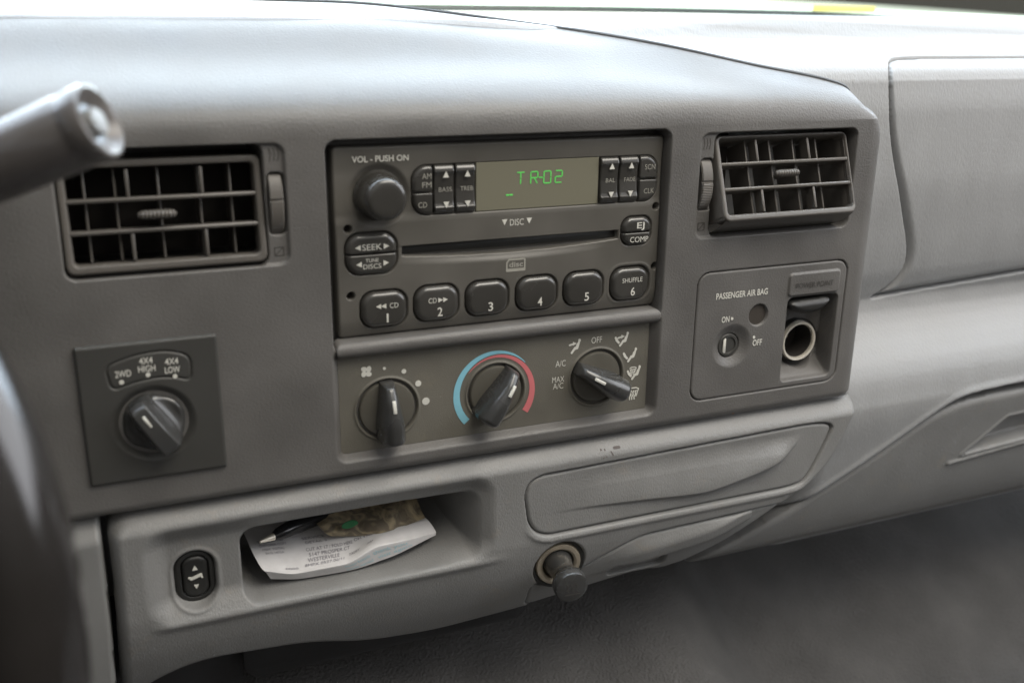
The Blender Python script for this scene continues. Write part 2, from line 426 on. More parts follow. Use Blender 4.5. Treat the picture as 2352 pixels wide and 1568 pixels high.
def bezel_h(u, v):
    w = np.zeros(u.shape)
    w += pit(sd_rr(u, v, -95.6, 105.6, -24, 89.3, 6), 16, 2.4)
    w = np.minimum(w, pit(sd_rr(u, v, -97.0, 106.5, -88, -20, 7), 7, 6.0))
    w += .55 * np.exp(-((sd_rr(u, v, -97, 107.5, -88.5, 89.8, 7) - 1.0) / 1.2) ** 2)
    # vents: shallow flange pocket, deep cavity
    for (a, b_, c, d, ca, cb) in ((125.5, 241, 23, 86.2, 136.0, 240.5), (-221, -115, 27.4, 89, -220.5, -125.6)):
        w += .4 * np.exp(-((sd_rr(u, v, a, b_, c, d, 6) - 1.2) / 1.1) ** 2)
        w = np.minimum(w, pit(sd_rr(u, v, a, b_, c, d, 6), 1.8, 1.4))
        w = np.minimum(w, pit(sd_rr(u, v, ca, cb, c + .3, d - .3, 5), 42, 2.0))
    w = np.minimum(w, pit(sd_rr(u, v, 126.6, 136.5, 39.5, 71.3, 3), 9, 1.2))
    w = np.minimum(w, pit(sd_rr(u, v, -125.0, -116.0, 42.5, 74.6, 3), 9, 1.2))
    w = np.minimum(w, pit(sd_rr(u, v, 129.6, 245.6, -82.6, 2.2, 9), 3.5, .9))
    w = w - 40 * ss(1.5, -1.5, sd_rr(u, v, 197, 242, -80.5, -18, 4)) - 8 * ss(1.5, -1.5, sd_c(u, v, 158.9, -47.8, 16)) - 5 * ss(1.5, -1.5, sd_c(u, v, 177.3, -29.3, 8.5))
    return w
fw = bezel_h(uu, vv)
fw -= 6 * (1 - np.sqrt(1 - np.clip((-91.0 - vv) / 6, 0, 1) ** 2)) + np.maximum(-97 - vv, 0) * 2.2
left = -.012 * np.maximum(-233 - U_, 0) ** 1.6
ww = fw + (WR + left)[:, None]
UU = np.concatenate([uu, np.repeat(U_[:, None], nt_, 1)], 1)
VV = np.concatenate([vv, TV], 1); WW = np.concatenate([ww, TW + (WR + left)[:, None]], 1)
# the upper right corner is rounded seen from the front
_dv = np.clip(VV - 76, 0, 27); UU = UU - (29 - np.sqrt(29 ** 2 - _dv ** 2)) * ss(243, 266, UU)
# the rear edge folds down behind the seam
UU = np.concatenate([UU, UU[:, -1:], UU[:, -1:]], 1); VV = np.concatenate([VV, VV[:, -1:] - 1.2, VV[:, -1:] - 5], 1); WW = np.concatenate([WW, WW[:, -1:] - 1.0, WW[:, -1:] - 1.2], 1)
bez = Thing('instrument_surround', 'dark grey moulded centre bezel framing the radio and both vents, with rounded hood above', 'dashboard bezel', (0, -95, -5))
bez.part('bezel_shell', np.stack([UU.ravel(), VV.ravel(), WW.ravel()], 1), grid_faces(UU.shape[0], UU.shape[1]), m_bezel)
# raised rear edge of the bezel where it meets the dashboard pad
_k = np.arange(0, int(np.argmax(aa > A0 + 12)), 6)
bez.part('edge_trim', *tube([(UU[k, -3], TV[k, -1] + .1, TW[k, -1] + WR[k] + left[k] - .3) for k in _k], 1.35, 8), m_trim)
# bar between radio and heater controls
bz = relief(-94.5, 105.0, -27, -17.6, .45, lambda u, v: -5 + 6.2 * np.sqrt(np.clip(1 - (sd_rr(u, v, -93.0, 103.4, -22.4, -22.0, .1) / 4.9) ** 2, 0, 1)),
            lambda u, v: sd_rr(u, v, -94.5, 105.0, -26.7, -17.7, 4.2), 9)
bez.part('trim_bar', *bz, m_bezel)

# ---- passenger side of the dashboard, and the whole top pad
WPK = [(-262,-120),(-250,-78),(-236,-50),(-222,-36),(-190,-24),(-150,-16),(-115,-11),(-108,-12),(-96,-14.5),(-86,-19),(-76,-27),(-68,-35),(-60,-41.5),(-52,-45),(-44,-46),(-38,-44),
       (-20,-38),(10,-34),(50,-31),(90,-31),(112,-33)]
TOPK = [(112,-33),(118,-36),(123.5,-42),(128,-50),(132,-62),(135,-80),(137,-100),(138,-125),(139,-160),(139.8,-210),(140.2,-260),(140.4,-300),(140.5,-330)]
def wp(v): return spline(WPK, v)
COVER = smooth_poly([(291,112),(292.5,118.5),(297,123.5),(305,126),(330,126.6),(760,127),(760,-22),(445,-36),(330,-42.2),(307,-43.8),(321,-36),(330,-24),(331.5,-13),(327,2),(319,19),(310,40),(302.5,58),(297,74),(293,90),(291.5,104)], 6, 3)
GLOVE = smooth_poly([(170,-230),(310,-154),(352,-128),(372,-118.5),(394,-115),(463,-113),(760,-108),(760,-240),(172,-240)], 14, 3)
GDOOR = smooth_poly([(170,-230),(309,-155.5),(350,-131),(372,-122.5),(394,-119.5),(463,-117.8),(760,-113),(760,-240),(172,-240)], 14, 3)
up = np.concatenate([np.arange(-440, 150, 8.), np.arange(150, 284, 1.3), np.arange(284, 338, .5), np.arange(338, 560, 1.3), np.arange(560, 800, 12.)])
vb = np.arange(-262, 111.9, 1.0)
u2, v2 = np.meshgrid(up, vb, indexing='ij')
w2 = wp(v2)
dC = sd_poly(u2, v2, COVER); w2 = w2 + pit(dC - .6, 10, 2.0)
dG = sd_poly(u2, v2, GLOVE); w2 = w2 + pit(dG - .6, 16, 2.0) + 1.0 * np.exp(-((dG - 2) / 3) ** 2)
# left of the centre stack the lower dash falls away behind the centre panel
w2 = w2 - 34 * ss(262, 200, u2) * ss(-60, -100, v2) - 60 * ss(170, 120, u2)
ntp = 90; tq = np.linspace(0, 12, ntp + 1)[1:]
pv = spline([(i, k[0]) for i, k in enumerate(TOPK)], tq); pw = spline([(i, k[1]) for i, k in enumerate(TOPK)], tq)
UA, PV = np.meshgrid(up, pv, indexing='ij'); _, PW = np.meshgrid(up, pw, indexing='ij')
wst = spline([(-440, -70), (30, -78), (126, -92), (200, -104), (800, -112)], UA)
hst = spline([(-440, 13), (0, 12), (100, 7), (160, 9), (230, 13), (800, 14)], UA)
PV = PV + hst * ss(wst + 2, wst - 4.5, PW) + 1.2 * ss(-262, -272, PW)
dT = sd_poly(UA, PV, COVER); sink = 9 * ss(.8, -1.4, dT) * (PV < 131); _b = ss(110, 124, PV); PV = PV - .75 * _b * sink; PW = PW - (1.1 - .5 * _b) * sink
u3 = np.concatenate([u2, UA], 1); v3 = np.concatenate([v2, PV], 1); w3 = np.concatenate([w2, PW], 1)
# keep the pad below the bezel where the bezel covers it
dash = Thing('dashboard', 'light grey vinyl dashboard running behind the dark bezel to the windshield and passenger side', 'dashboard', (330, -230, -60))
dash.part('dash_shell', np.stack([u3.ravel(), v3.ravel(), w3.ravel()], 1), grid_faces(*u3.shape), m_lightpad)

cov = relief(286, 620, -46, 128, .75, lambda u, v: np.where(v < 112, wp(np.minimum(v, 112)), spline([(k[0], k[1]) for k in TOPK[:5]], np.maximum(v, 112))) + 1.0
             - 9 * np.clip(1 + sd_poly(u, v, COVER) / spline([(-60, 9), (0, 9), (90, 5), (116, 3.4), (200, 3.0)], v), 0, 1) ** 2.6,
             lambda u, v: sd_poly(u, v, COVER) + 1.5, 9)
solo('airbag_cover', 'large smooth light grey passenger airbag cover at the right end of the dashboard', 'airbag cover', *cov, m_lightpad, (480, 40, -40))

def hand(u, v):
    HP = [at(2205, 1043, -22)[:2], at(2298, 950, -22)[:2], at(2420, 922, -22)[:2], at(2420, 985, -22)[:2]]
    d = sd_poly(u, v, np.array(HP)); ln = sd_line(u, v, [at(2182, 1066, -20)[:2], at(2420, 996, -20)[:2]])
    return pit(d, 13, 5) + 2.0 * np.exp(-(ln / 1.3) ** 2) + 1.2 * np.exp(-((d - .6) / 1.0) ** 2)
glv = relief(160, 760, -240, -106, 1.2, lambda u, v: wp(v) - 1.2 + hand(u, v) - 5.5 * np.clip(1 + sd_poly(u, v, GDOOR) / 8, 0, 1) ** 2.5,
             lambda u, v: sd_poly(u, v, GDOOR) + 1.2, 12)
solo('glovebox_door', 'light grey glovebox door with recessed pull handle under the airbag cover', 'glovebox', *glv, m_light, (400, -230, -30))

# ---- centre lower panel with cubby
PAN = smooth_poly([(-217,-97),(258,-94),(271,-97),(270,-110),(249,-150),(214,-172),(166,-198),(141,-216),(106,-211),(30,-224),(-35,-229),(-80,-223),(-117,-208),(-178,-202),(-205,-214),(-222,-238),(-217.5,-150)], 8, 3)
DOOR = smooth_poly([(13.2,-113.6),(231,-109.6),(248,-113),(245,-124),(231,-152),(222,-157.5),(19.5,-157.5)], 9, 3)
DRAW = smooth_poly([(70,-182),(99,-169.5),(211,-166.8),(214,-169),(172,-197),(140,-212),(106,-209),(26,-222),(24,-193),(45,-196)], 5, 3)
def lower_base(u, v):
    w = -8 + 10.5 * ss(-95, -110, v)
    w = w - spline([(-300, 60), (-245, 40), (-225, 27), (-200, 12), (-180, 4), (-166, .8), (-158, 0), (0, 0)], v)
    return w
def lower_h(u, v):
    w = lower_base(u, v)
    rec = sd_rr(u, v, -203, -2, -166, -106, 16)
    w += pit(rec, 7.5, 15)
    w += 1.6 * np.exp(-((v + 166) / 3.0) ** 2) * ss(-204, -190, u) * ss(12, -20, u)
    soft = ss(-60, -8, u)
    cub = sd_rr(u, v, -151.5, -10, -163.5, -118.5, 9)
    depth = 62 * ss(0, -1, cub / (3.0 + 20 * soft))
    w = w - depth
    w = w + pit(sd_rr(u, v, -187.5, -164.5, -160, -126.4, 11.2), 5, 1.6) + .8 * np.exp(-((sd_rr(u, v, -187.5, -164.5, -160, -126.4, 11.2) - 1) / 1) ** 2)
    dd = sd_poly(u, v, DOOR); w = w + pit(dd, 6, 2.0)
    w = w + 1.0 * np.exp(-((dd - 2.4) / 1.8) ** 2) * ss(-145, -158, v)
    dr = sd_poly(u, v, DRAW); w = w + pit(dr, 6, 2.5)
    w = w + pit(sd_c(u, v, 42.5, -181, 18.5), 7, 3)
    return w
def lower_full(u, v):
    d = sd_poly(u, v, PAN)
    return lower_h(u, v) - np.where(v < -98, 12, 3) * np.clip(1 + d / 7, 0, 1) ** 2.4
low = Thing('storage_panel', 'light grey lower centre panel with the open storage cubby, under the dark bezel', 'storage panel', (0, -225, -20))
low.part('panel_shell', *relief(-224, 272, -240, -93.5, .72, lower_full, lambda u, v: sd_poly(u, v, PAN), 18), m_light)

def door_h(u, v):
    d = sd_poly(u, v, DOOR)
    w = 1.6 - 3.2 * np.clip(1 + (d + .9) / 2.5, 0, 1) ** 2.2
    yc = spline([(20, -141), (51, -141.5), (95, -143.6), (141, -146.2), (175, -141), (205, -132), (232, -112)], u)
    scoop = ss(20, 95, u) * ss(222, 196, u)
    amp = spline([(20, .8), (90, 2.2), (160, 4.6), (205, 5.6), (232, 3.5)], u)
    w = w + scoop * (amp * ss(-117, yc + 1.5, v) - .5 * np.clip(1 - ((v + 121) / 7) ** 2, 0, 1)) * ss(yc - 1.6, yc + .9, v)
    return w
solo('ashtray_door', 'long light grey ashtray door with a curved scooped finger pull, right of the cubby', 'ashtray', *relief(12, 250, -159, -108, .65, door_h, lambda u, v: sd_poly(u, v, DOOR) + 1.0, 5), m_light, (130, -155, 0))

def draw_h(u, v):
    d = sd_poly(u, v, DRAW)
    w = lower_base(u, v) - 1.5 - 3 * np.clip(1 + (d + .9) / 3, 0, 1) ** 2.2
    fold = spline([(20, -206), (62, -201), (87, -197), (120, -191.5), (152, -187), (175, -180), (212, -167)], u)
    w = w + 5.0 * ss(fold - .6, fold + .8, v) * ss(60, 110, u) * ss(-168, fold + 8, v) * ss(205, 150, u)
    w = w - 8 * ss(0, -3, sd_rr(u, v, 82, 128, -206, -193.5, 5)) 
    w = w - 5 * ss(0, -1.2, sd_rr(u, v, 87, 108, -197.5, -194.5, .8))
    w = w + pit(sd_c(u, v, 42.5, -181, 20.5), 9, 3)
    return w
_dw = solo('cup_holder_drawer', 'light grey cup holder drawer with a finger slot, beneath the ashtray door', 'drawer', *relief(22, 216, -224, -165, .65, draw_h, lambda u, v: sd_poly(u, v, DRAW) + 1.0, 5), m_light, (110, -215, -20))

link('slot_shade_block', *box(87.5, 109, -199.4, -195.6, -22, -14.0, .3), m_cavity, (110, -215, -20), _dw)  # black block stands in for the shade inside the finger slot
# ---- knee panel left of the seam
KP = [(-430,-98),(-219.6,-98),(-220.2,-160),(-224,-240),(-430,-240)]
kp = relief(-430, -219, -242, -98, 1.0, lambda u, v: -9 + 9 * ss(-98, -112, v) - 3 * np.clip(1 + sd_poly(u, v, np.array(KP)) / 2.5, 0, 1) ** 2 - .0016 * np.clip(-150 - v, 0, 200) ** 2
            - .03 * np.maximum(-255 - u, 0) ** 1.4, lambda u, v: sd_poly(u, v, np.array(KP)), 20)
solo('knee_panel', 'narrow light grey knee panel strip between the steering wheel and the storage panel', 'knee panel', *kp, m_column, (-260, -235, -10))
sp = G()
dot(sp, *at(195, 1290, -2)[:2], 1.7, -1.0, 1.0, .85, 20)
solo('rust_spot', 'small brown spot on the light grey knee panel', 'stain', np.concatenate(sp.V), sp.Fc, simple('rust_brown', (.17, .10, .06), .8), (-230, -125, -1))

# ---- carpet and footwell
def carpet(u, v): return 0
uc = np.arange(-500, 900, 12.); tcv = np.linspace(0, 1, 90)
cu, ct = np.meshgrid(uc, tcv, indexing='ij')
cv = spline([(0, -150), (.25, -240), (.5, -330), (.75, -420), (1, -560)], ct)
cw = spline([(0, -330), (.25, -240), (.5, -120), (.75, 60), (1, 640)], ct)
hump = ss(265, 165, cu) * ss(-420, -260, cu)
cw = cw + 95 * hump * ss(0, .3, ct); cv = cv + 75 * hump * ss(.3, .9, ct)
cw = cw + 5 * np.sin(cu * .021 + ct * 9) + 4 * np.sin(cu * .05 - ct * 14)
g0 = link('floor_carpet', np.stack([cu.ravel(), cv.ravel(), cw.ravel()], 1), grid_faces(*cu.shape), m_carpet, (0, -400, 0))
g0['kind'] = 'structure'; g0['label'] = 'dark grey carpet covering the footwell and floor hump under the dashboard'; g0['category'] = 'carpet'
# black duct under the panel
dk = G(); dk.add(*box(-150, 40, -246, -200, -120, -42, 6)); dk.add(*box(-420, -150, -262, -215, -150, -60, 6))
solo('heater_duct', 'black heater duct tucked under the lower centre panel', 'duct', np.concatenate(dk.V), dk.Fc, m_rubber, (-60, -246, -80))

# ---- windshield
ws = Thing('windshield', 'tinted windshield rising behind the top of the dashboard', 'windshield', (150, 160, -320))
wl = lambda u: spline([(-600, 158), (-70, 160.3), (70, 161.8), (275, 162.9), (417, 162.6), (523, 160.5), (732, 156.5), (1000, 151)], np.array(u, float))
def strip(v_off, w_off, v_off2, w_off2, th=3):
    us = np.linspace(-600, 1000, 90); V = []; Fc = []
    for u in us:
        b_ = float(wl(u)); V += [(u, b_ + v_off, -318 + w_off), (u, b_ + v_off2, -318 + w_off2), (u, b_ + v_off2 - th * .7, -318 + w_off2 - th), (u, b_ + v_off - th * .7, -318 + w_off - th)]
    for i in range(len(us) - 1):
        for k in range(4):
            a = i * 4 + k; b2 = i * 4 + (k + 1) % 4; Fc.append((a, b2, b2 + 4, a + 4))
    return V, Fc
ws.part('glass_edge', *strip(-3, 4, 1.5, 1), m_glassedge)
ws.part('black_band', *strip(-6, 4.5, -3.2, 3.5, 1.5), m_frit)
ws.part('glass_pane', *strip(4, -2, 560, 420, 4), m_glass)
hd = relief(-900, 1300, -900, -340, 20, lambda u, v: 0 * u)
V_ = np.array(hd[0]); V_ = np.stack([V_[:, 0], 148 - (V_[:, 1] + 340) * .075 - .00002 * (V_[:, 0] - 200) ** 2, V_[:, 1]], 1)
solo('cowl_panel', 'pale grey green cowl outside, behind the windshield base', 'cowl', V_, hd[1], simple('pale_green_paint', (.74, .80, .72), .4), (200, 140, -400))
yt = G(); yt.add(*box(at(1868, 20, -312)[0], at(2010, 20, -312)[0], 159.6, 165.0, -312.6, -311.4, .3))
solo('yellow_sticker', 'yellow sticker stuck to the bottom edge of the windshield', 'sticker', np.concatenate(yt.V), yt.Fc, m_yellow, (480, 165, -312))

# ================================================================ AIR VENTS
def vent(name, label, group, side):
    # local grille coordinates: x across, y up the face, z out of the face; the barrel is pitched about x
    if side == 'R':
        cx, cy, cz, ang, W_, H_ = 187.0, 59.5, 3.2, -20.5, 98.5, 52.0; wx, wv0, wv1 = (127.2, 135.6), 40.2, 70.7
    else:
        cx, cy, cz, ang, W_, H_ = -173.0, 56.6, -3.2, -6.0, 93.5, 53.5; wx, wv0, wv1 = (-124.4, -116.8), 43.2, 74.0
    X = xf(cx, cy, cz, 0, ang)
    t = Thing(name, label, 'air vent', (cx, cy - 28, 0), group)
    hw, hh = W_ / 2, H_ / 2
    outer = lambda x, y: sd_rr(x, y, -hw, hw, -hh, hh, 4.5)
    if side == 'R': ix0, ix1, iy0, iy1 = -hw + 3.6, hw - 2.2, -hh + 4.2, hh - 2.4
    else: ix0, ix1, iy0, iy1 = -hw + 4.0, hw - 4.0, -hh + 4.6, hh - 4.2
    inner = lambda x, y: sd_rr(x, y, ix0, ix1, iy0, iy1, 2.0)
    ring = lambda x, y: np.maximum(outer(x, y), -inner(x, y))
    t.part('vent_frame', *relief(-hw - 1, hw + 1, -hh - 1, hh + 1, .4, lambda x, y: -1.2 * np.clip(1 + ring(x, y) / 1.4, 0, 1) ** 2, ring, 9, X), m_vent)
    # barrel shell: chin, sides, top
    g = G(); n = 14
    V = []; Fc = []
    for i in range(n + 1):
        a = R(-90 * i / n)
        y = -hh + .8 - 1.5 * math.sin(-a) * 0 + (-(1 - math.cos(a)) * 0); 
        z = -1.4 - 30 * i / n; yy = -hh + .7 - 6.5 * math.sin(math.pi * .5 * i / n) * (1 - .5 * i / n)
        V += [(-hw + 1.4, yy, z), (hw - 1.4, yy, z)]
    for i in range(n): Fc.append((2*i, 2*i+1, 2*i+3, 2*i+2))
    g.add(V, Fc, X)
    g.add(*box(-hw + .5, -hw + 2.4, -hh + 1.5, hh - 1.5, -30, -1.8, .3), X)
    g.add(*box(hw - 2.0, hw - .4, -hh + 1.5, hh - 1.5, -30, -1.8, .3), X)
    g.add(*box(-hw + 1, hw - 1, hh - 2.0, hh - .5, -24, -1.8, .3), X)
    t.g('barrel', g, m_vent)
    gb = G(); gb.add(*box(cx - hw, cx + hw, cy - hh + 3, cy + hh - 1, -34, -32, .2)); t.g('duct_back', gb, m_cavity)
    third = (iy1 - iy0) / 3
    for k in (1, 2):
        y = iy0 + third * k; gs = G(); gs.add(*box(ix0 - .6, ix1 + .6, y - .95, y + .95, -13, -.2, .5), X); t.g('slat', gs, m_vent)
    # rear vanes, fine ones first, then the two tall front ribs
    fr = (.09, .25, .48, .70, .875) if side == 'L' else (.035, .24, .43, .62, .81)
    for f in fr:
        gs = G(); x = ix0 + (ix1 - ix0) * f; gs.add(*box(x - .55, x + .55, iy0 + .3, iy1 - .3, -26, -6.5, .3), X); t.g('vane', gs, m_vent)
    for f in (.315, .71) if side == 'L' else (.285, .70):
        x = ix0 + (ix1 - ix0) * f
        for kk in (0, 2):
            gs = G(); gs.add(*box(x - .8, x + .8, iy0 + third * kk + .8, iy0 + third * (kk + 1) - .8, -9, -1.0, .4), X); t.g('rib', gs, m_vent)
    # ribbed tab in the middle row
    tx = ix0 + (ix1 - ix0) * (.455 if side == 'L' else .475); ty = (iy0 + iy1) / 2; gs = G(); prof_ = []
    L_ = 9.0
    for i in range(41):
        s = -1 + 2 * i / 40; prof_.append((max(.25, 2.4 * math.sqrt(max(0, 1 - s ** 6)) + (.35 if i % 4 < 2 else 0)), s * L_))
    V, Fc = lathe(prof_, 16); V = np.array(V)[:, [2, 1, 0]] * np.array([1, .85, 1.15]) + np.array([tx, ty, 1.5]); gs.add(V, [tuple(reversed(f)) for f in Fc], X)
    gs.add(*box(tx - 4, tx + 4, ty - 1, ty + 1, -12, .8, .3), X)
    t.g('tab', gs, m_vent)
    # thumbwheel
    gs = G(); a0, a1 = wx; Vv = []; Fv = []; n = 60; yc = (wv0 + wv1) / 2; hr = (wv1 - wv0) / 2
    for i in range(n + 1):
        s = -1 + 2 * i / n; z = -7.5 + 9.0 * math.sqrt(max(0, 1 - (s * .93) ** 2)) + (.45 if (i % 2 and s < .05 and side == 'R') else 0)
        if abs(s - .15) < .03: z -= .8
        Vv += [(a0 + .3, yc + s * hr, z - .8), (a0 + 1, yc + s * hr, z), (a1 - 1, yc + s * hr, z), (a1 - .3, yc + s * hr, z - .8)]
    for i in range(n):
        for k in range(3): Fv.append((i*4+k, i*4+k+1, i*4+k+5, i*4+k+4))
    gs.add(Vv, Fv); t.g('thumbwheel', gs, m_vent)
    # moulded open / closed symbols
    gs = G(); g2 = G(); sx = 130.6 if side == 'R' else -120.5; yt_ = 79.6 if side == 'R' else 83; yb = 30.5 if side == 'R' else 34.5
    for k in range(3): stroke(gs, [(sx - 2 + k * 2, yt_ - 3), (sx - 1.4 + k * 2, yt_), (sx - 2 + k * 2, yt_ + 3)], .45, -1.8)
    stroke(g2, [(sx - 2.2, yb - 2.2), (sx + 2.2, yb - 2.2), (sx + 2.2, yb + 2.2), (sx - 2.2, yb + 2.2), (sx - 2.2, yb - 2.2)], .4, -1.8)
    stroke(g2, [(sx - 1.6, yb - 1.6), (sx + 1.6, yb + 1.6)], .4, -1.8)
    t.g('symbol', g2, m_emboss)
    t.g('symbol', gs, m_emboss)
vent('air_vent', 'left dark grey air vent facing straight out, partly behind the shift lever', 'dashboard air vents', 'L')
vent('air_vent', 'right dark grey air vent with its grille pitched upward, above the airbag switch', 'dashboard air vents', 'R')

# ================================================================ RADIO
rad = Thing('car_radio', 'dark grey car radio and disc player with green display above the heater controls', 'car radio', (7, -17, -10))
BT = [(-65.8,-2.4),(-35.9,-2.0),(-5.8,-2.0),(24.7,-2.0),(54.8,-1.9),(85.6,-1.7)]
def slot_d(u, v):
    bot = 26.2 - 3.2 * np.clip(1 - ((u - 8) / 68) ** 2, 0, 1)
    return np.maximum(np.maximum(-54.8 - u, u - 76.4), np.maximum(v - 31.0, bot - v))
def radio_h(u, v):
    w = -6 + 0 * u
    w -= 3.0 * np.clip((-6 - v) / 12, 0, 1) ** 2
    w -= .9 * ss(82, 70, v) * ss(44, 50, v)             # shallow band behind knob and display
    w += pit(sd_c(u, v, -66.4, 59.2, 17.5), 2.4, 5)      # dish round the knob
    w = np.minimum(w, -6 + pit(sd_rr(u, v, -49.6, 101.8, 46.6, 74.6, 9), 2.2, 1.0))
    w = np.minimum(w, -6 + pit(sd_rr(u, v, -86.8, -56.8, 16.6, 40.8, 9), 2.4, 1.2))
    w = np.minimum(w, -6 + pit(sd_rr(u, v, 77.6, 99.2, 20.8, 39.4, 7), 2.4, 1.2))
    for c in BT:
        w = np.minimum(w, -6 - 3.0 * np.clip((-6 - v) / 12, 0, 1) ** 2 + pit(sd_rr(u, v, c[0] - 13.9, c[0] + 13.9, c[1] - 11.1, c[1] + 11.1, 8.4), 2.4, 1.2))
        w += .3 * np.exp(-((sd_rr(u, v, c[0] - 13.9, c[0] + 13.9, c[1] - 11.1, c[1] + 11.1, 8.4) - .9) / .7) ** 2)
    # crescent scoop below the slot
    bot = 26.2 - 3.2 * np.clip(1 - ((u - 8) / 68) ** 2, 0, 1)
    cres = np.clip(1 - ((u - 5) / 66) ** 2, 0, 1)
    w -= 1.8 * cres * ss(bot - 4.5, bot, v) * (v < 31)
    w = w - 4.0 * ss(.2, -.5, slot_d(u, v))
    for c in ((-83.9, 42.4), (100.9, 43.7), (-83.7, 6.3), (102.2, 7.5)): w += pit(sd_c(u, v, c[0], c[1], 2.3), 6, .5)
    return w
face_o = lambda u, v: sd_rr(u, v, -91.0, 104.2, -17.6, 85.0, 2.5)
rad.part('faceplate', *relief(-91.6, 104.8, -18.2, 85.6, .42, lambda u, v: radio_h(u, v) - 1.2 * np.clip(1 + face_o(u, v) / 1.5, 0, 1) ** 2, face_o, 9), m_radio)
gs = G(); gs.add(*box(-54.2, 75.8, 26.4, 30.6, -9.9, -9.2, .2)); rad.g('disc_slot_flap', gs, m_black)
for c in ((-83.9, 42.4), (100.9, 43.7), (-83.7, 6.3), (102.2, 7.5)):
    V, Fc = lathe([(2.1, -11.6), (2.1, -11.2)], 20); rad.g('removal_hole', G().add(V, Fc, xf(c[0], c[1], 0)), m_cavity)
# volume knob
kx = xf(-66.4, 59.2, 0)
V, Fc = lathe([(13.2, -8.8), (13.2, -7.6), (12.4, -6.8), (11.9, -6.0), (11.4, 4.0), (11.2, 6.0), (10.7, 7.4), (9.8, 8.5), (8.6, 9.0), (7.4, 9.15), (5, 9.25), (.05, 9.3)], 72)
vk = G().add(V, Fc, kx); rad.g('volume_knob', vk, m_button)
# print on the face
gs = G(); text(gs, 'VOL - PUSH ON', -80.4, 76.8, 3.1, 30.2, -6, bold=.012); rad.g('lettering', gs, m_white); gs = G()
text(gs, 'DISC', 7.6, 38.4, 3.6, 8.3, -6); tri(gs, 4.4, 40.6, 3.2, -6, 'down'); tri(gs, 19.3, 40.6, 3.2, -6, 'down')
rad.g('slot_lettering', gs, m_white)
gs = G()                                               # disc symbol
for k, (a, b_) in enumerate(((5.6, 17.4),)):
    stroke(gs, [(7.3, 18.8), (17.0, 18.8), (17.0, 12.4), (6.0, 12.4), (6.0, 17.2), (7.3, 18.8)], .9, -6)
text(gs, 'disc', 7.4, 14.6, 3.0, 8.6, -6, bold=.02)
stroke(gs, [(6.4, 13.2), (16.8, 13.2)], 1.0, -6, False)
rad.g('disc_symbol', gs, m_faint)
# display
gs = G(); gs.add(*box(-12.3, 62.3, 47.4, 73.9, -8.4, -6.6, .25)); dsp = rad.g('display', gs, m_disp, smooth=False)
dg_ = G(); bw = .62; z = -6.55
def seg(x, y, wdt, hgt, segs):
    P = {'a': ((0, 1), (1, 1)), 'b': ((1, 1), (1, .5)), 'c': ((1, .5), (1, 0)), 'd': ((0, 0), (1, 0)), 'e': ((0, .5), (0, 0)), 'f': ((0, 1), (0, .5)),
         'g': ((0, .5), (1, .5)), 'i': ((.5, 1), (.5, .5)), 'l': ((.5, .5), (.5, 0)), 'm': ((.5, .5), (1, 0))}
    for s in segs:
        p, q2 = P[s]; p = np.array(p, float); q2 = np.array(q2, float); d = (q2 - p); p = p + d * .12; q2 = q2 - d * .12
        f = lambda a: (x + a[0] * wdt + .10 * a[1] * wdt * .3, y + a[1] * hgt); stroke(dg_, [f(p), f(q2)], bw, z)
seg(11.3, 60.9, 5.2, 6.6, 'ail'); seg(20.0, 60.9, 4.2, 6.6, 'abefgm'); seg(25.0, 60.9, 2.4, 6.6, 'g'); seg(28.0, 60.9, 4.2, 6.6, 'abcdef'); seg(35.0, 60.9, 4.2, 6.6, 'abged')
for x in (5.8, 7.9): stroke(dg_, [(x, 55.4), (x + 1.1, 55.4)], .9, z)
rad.g('display_digits', dg_, m_green, dsp)
# buttons
def button(cx, cy, hx, hy, r, base, hgt, edge, mat=m_button, out=None, name='button', T=rad, crown=.5):
    o = out or (lambda u, v: sd_rr(u, v, cx - hx, cx + hx, cy - hy, cy + hy, r))
    h = lambda u, v: base + (hgt - crown) * np.sqrt(np.clip(1 - np.clip(1 + o(u, v) / edge, 0, 1) ** 2.4, 0, 1)) + crown * np.clip(1 - ((u - cx) / hx) ** 2 * .6 - ((v - cy) / hy) ** 2 * .6, -1, 1)
    return T.part(name, *relief(cx - hx - .5, cx + hx + .5, cy - hy - .5, cy + hy + .5, .33, h, o, 1.2), mat)
lab = [('CD', '1', 'll'), ('CD', '2', 'rr'), ('', '3', ''), ('', '4', ''), ('', '5', ''), ('SHUFFLE', '6', '')]
for c, (t1, t2, arr) in zip(BT, lab):
    dz = -3.0 * max(0, (-6 - c[1]) / 12) ** 2
    b_ = button(c[0], c[1], 12.9, 10.1, 7.8, -8.2, 4.6, 3.4)
    gs = G(); w = -3.6; text(gs, t2, c[0] + 1.2, c[1] - 7.0, 5.0, 1.0 if t2 == '1' else 2.9, w, center=True, bold=.01)
    if t1 == 'CD' and arr == 'll': text(gs, 'CD', c[0] + 2.6, c[1] + .8, 2.9, 4.8, w); tri(gs, c[0] - 3.6, c[1] + 2.2, 2.7, w + .25, 'left'); tri(gs, c[0] - .8, c[1] + 2.2, 2.7, w + .25, 'left')
    if t1 == 'CD' and arr == 'rr': text(gs, 'CD', c[0] - 5.4, c[1] + .8, 2.9, 4.8, w); tri(gs, c[0] + 1.6, c[1] + 2.2, 2.7, w + .25, 'right'); tri(gs, c[0] + 4.4, c[1] + 2.2, 2.7, w + .25, 'right')
    if t1 == 'SHUFFLE': text(gs, 'SHUFFLE', c[0] + .6, c[1] + 1.2, 2.8, 13.6, w, center=True)
    rad.g('lettering', gs, m_white, b_)
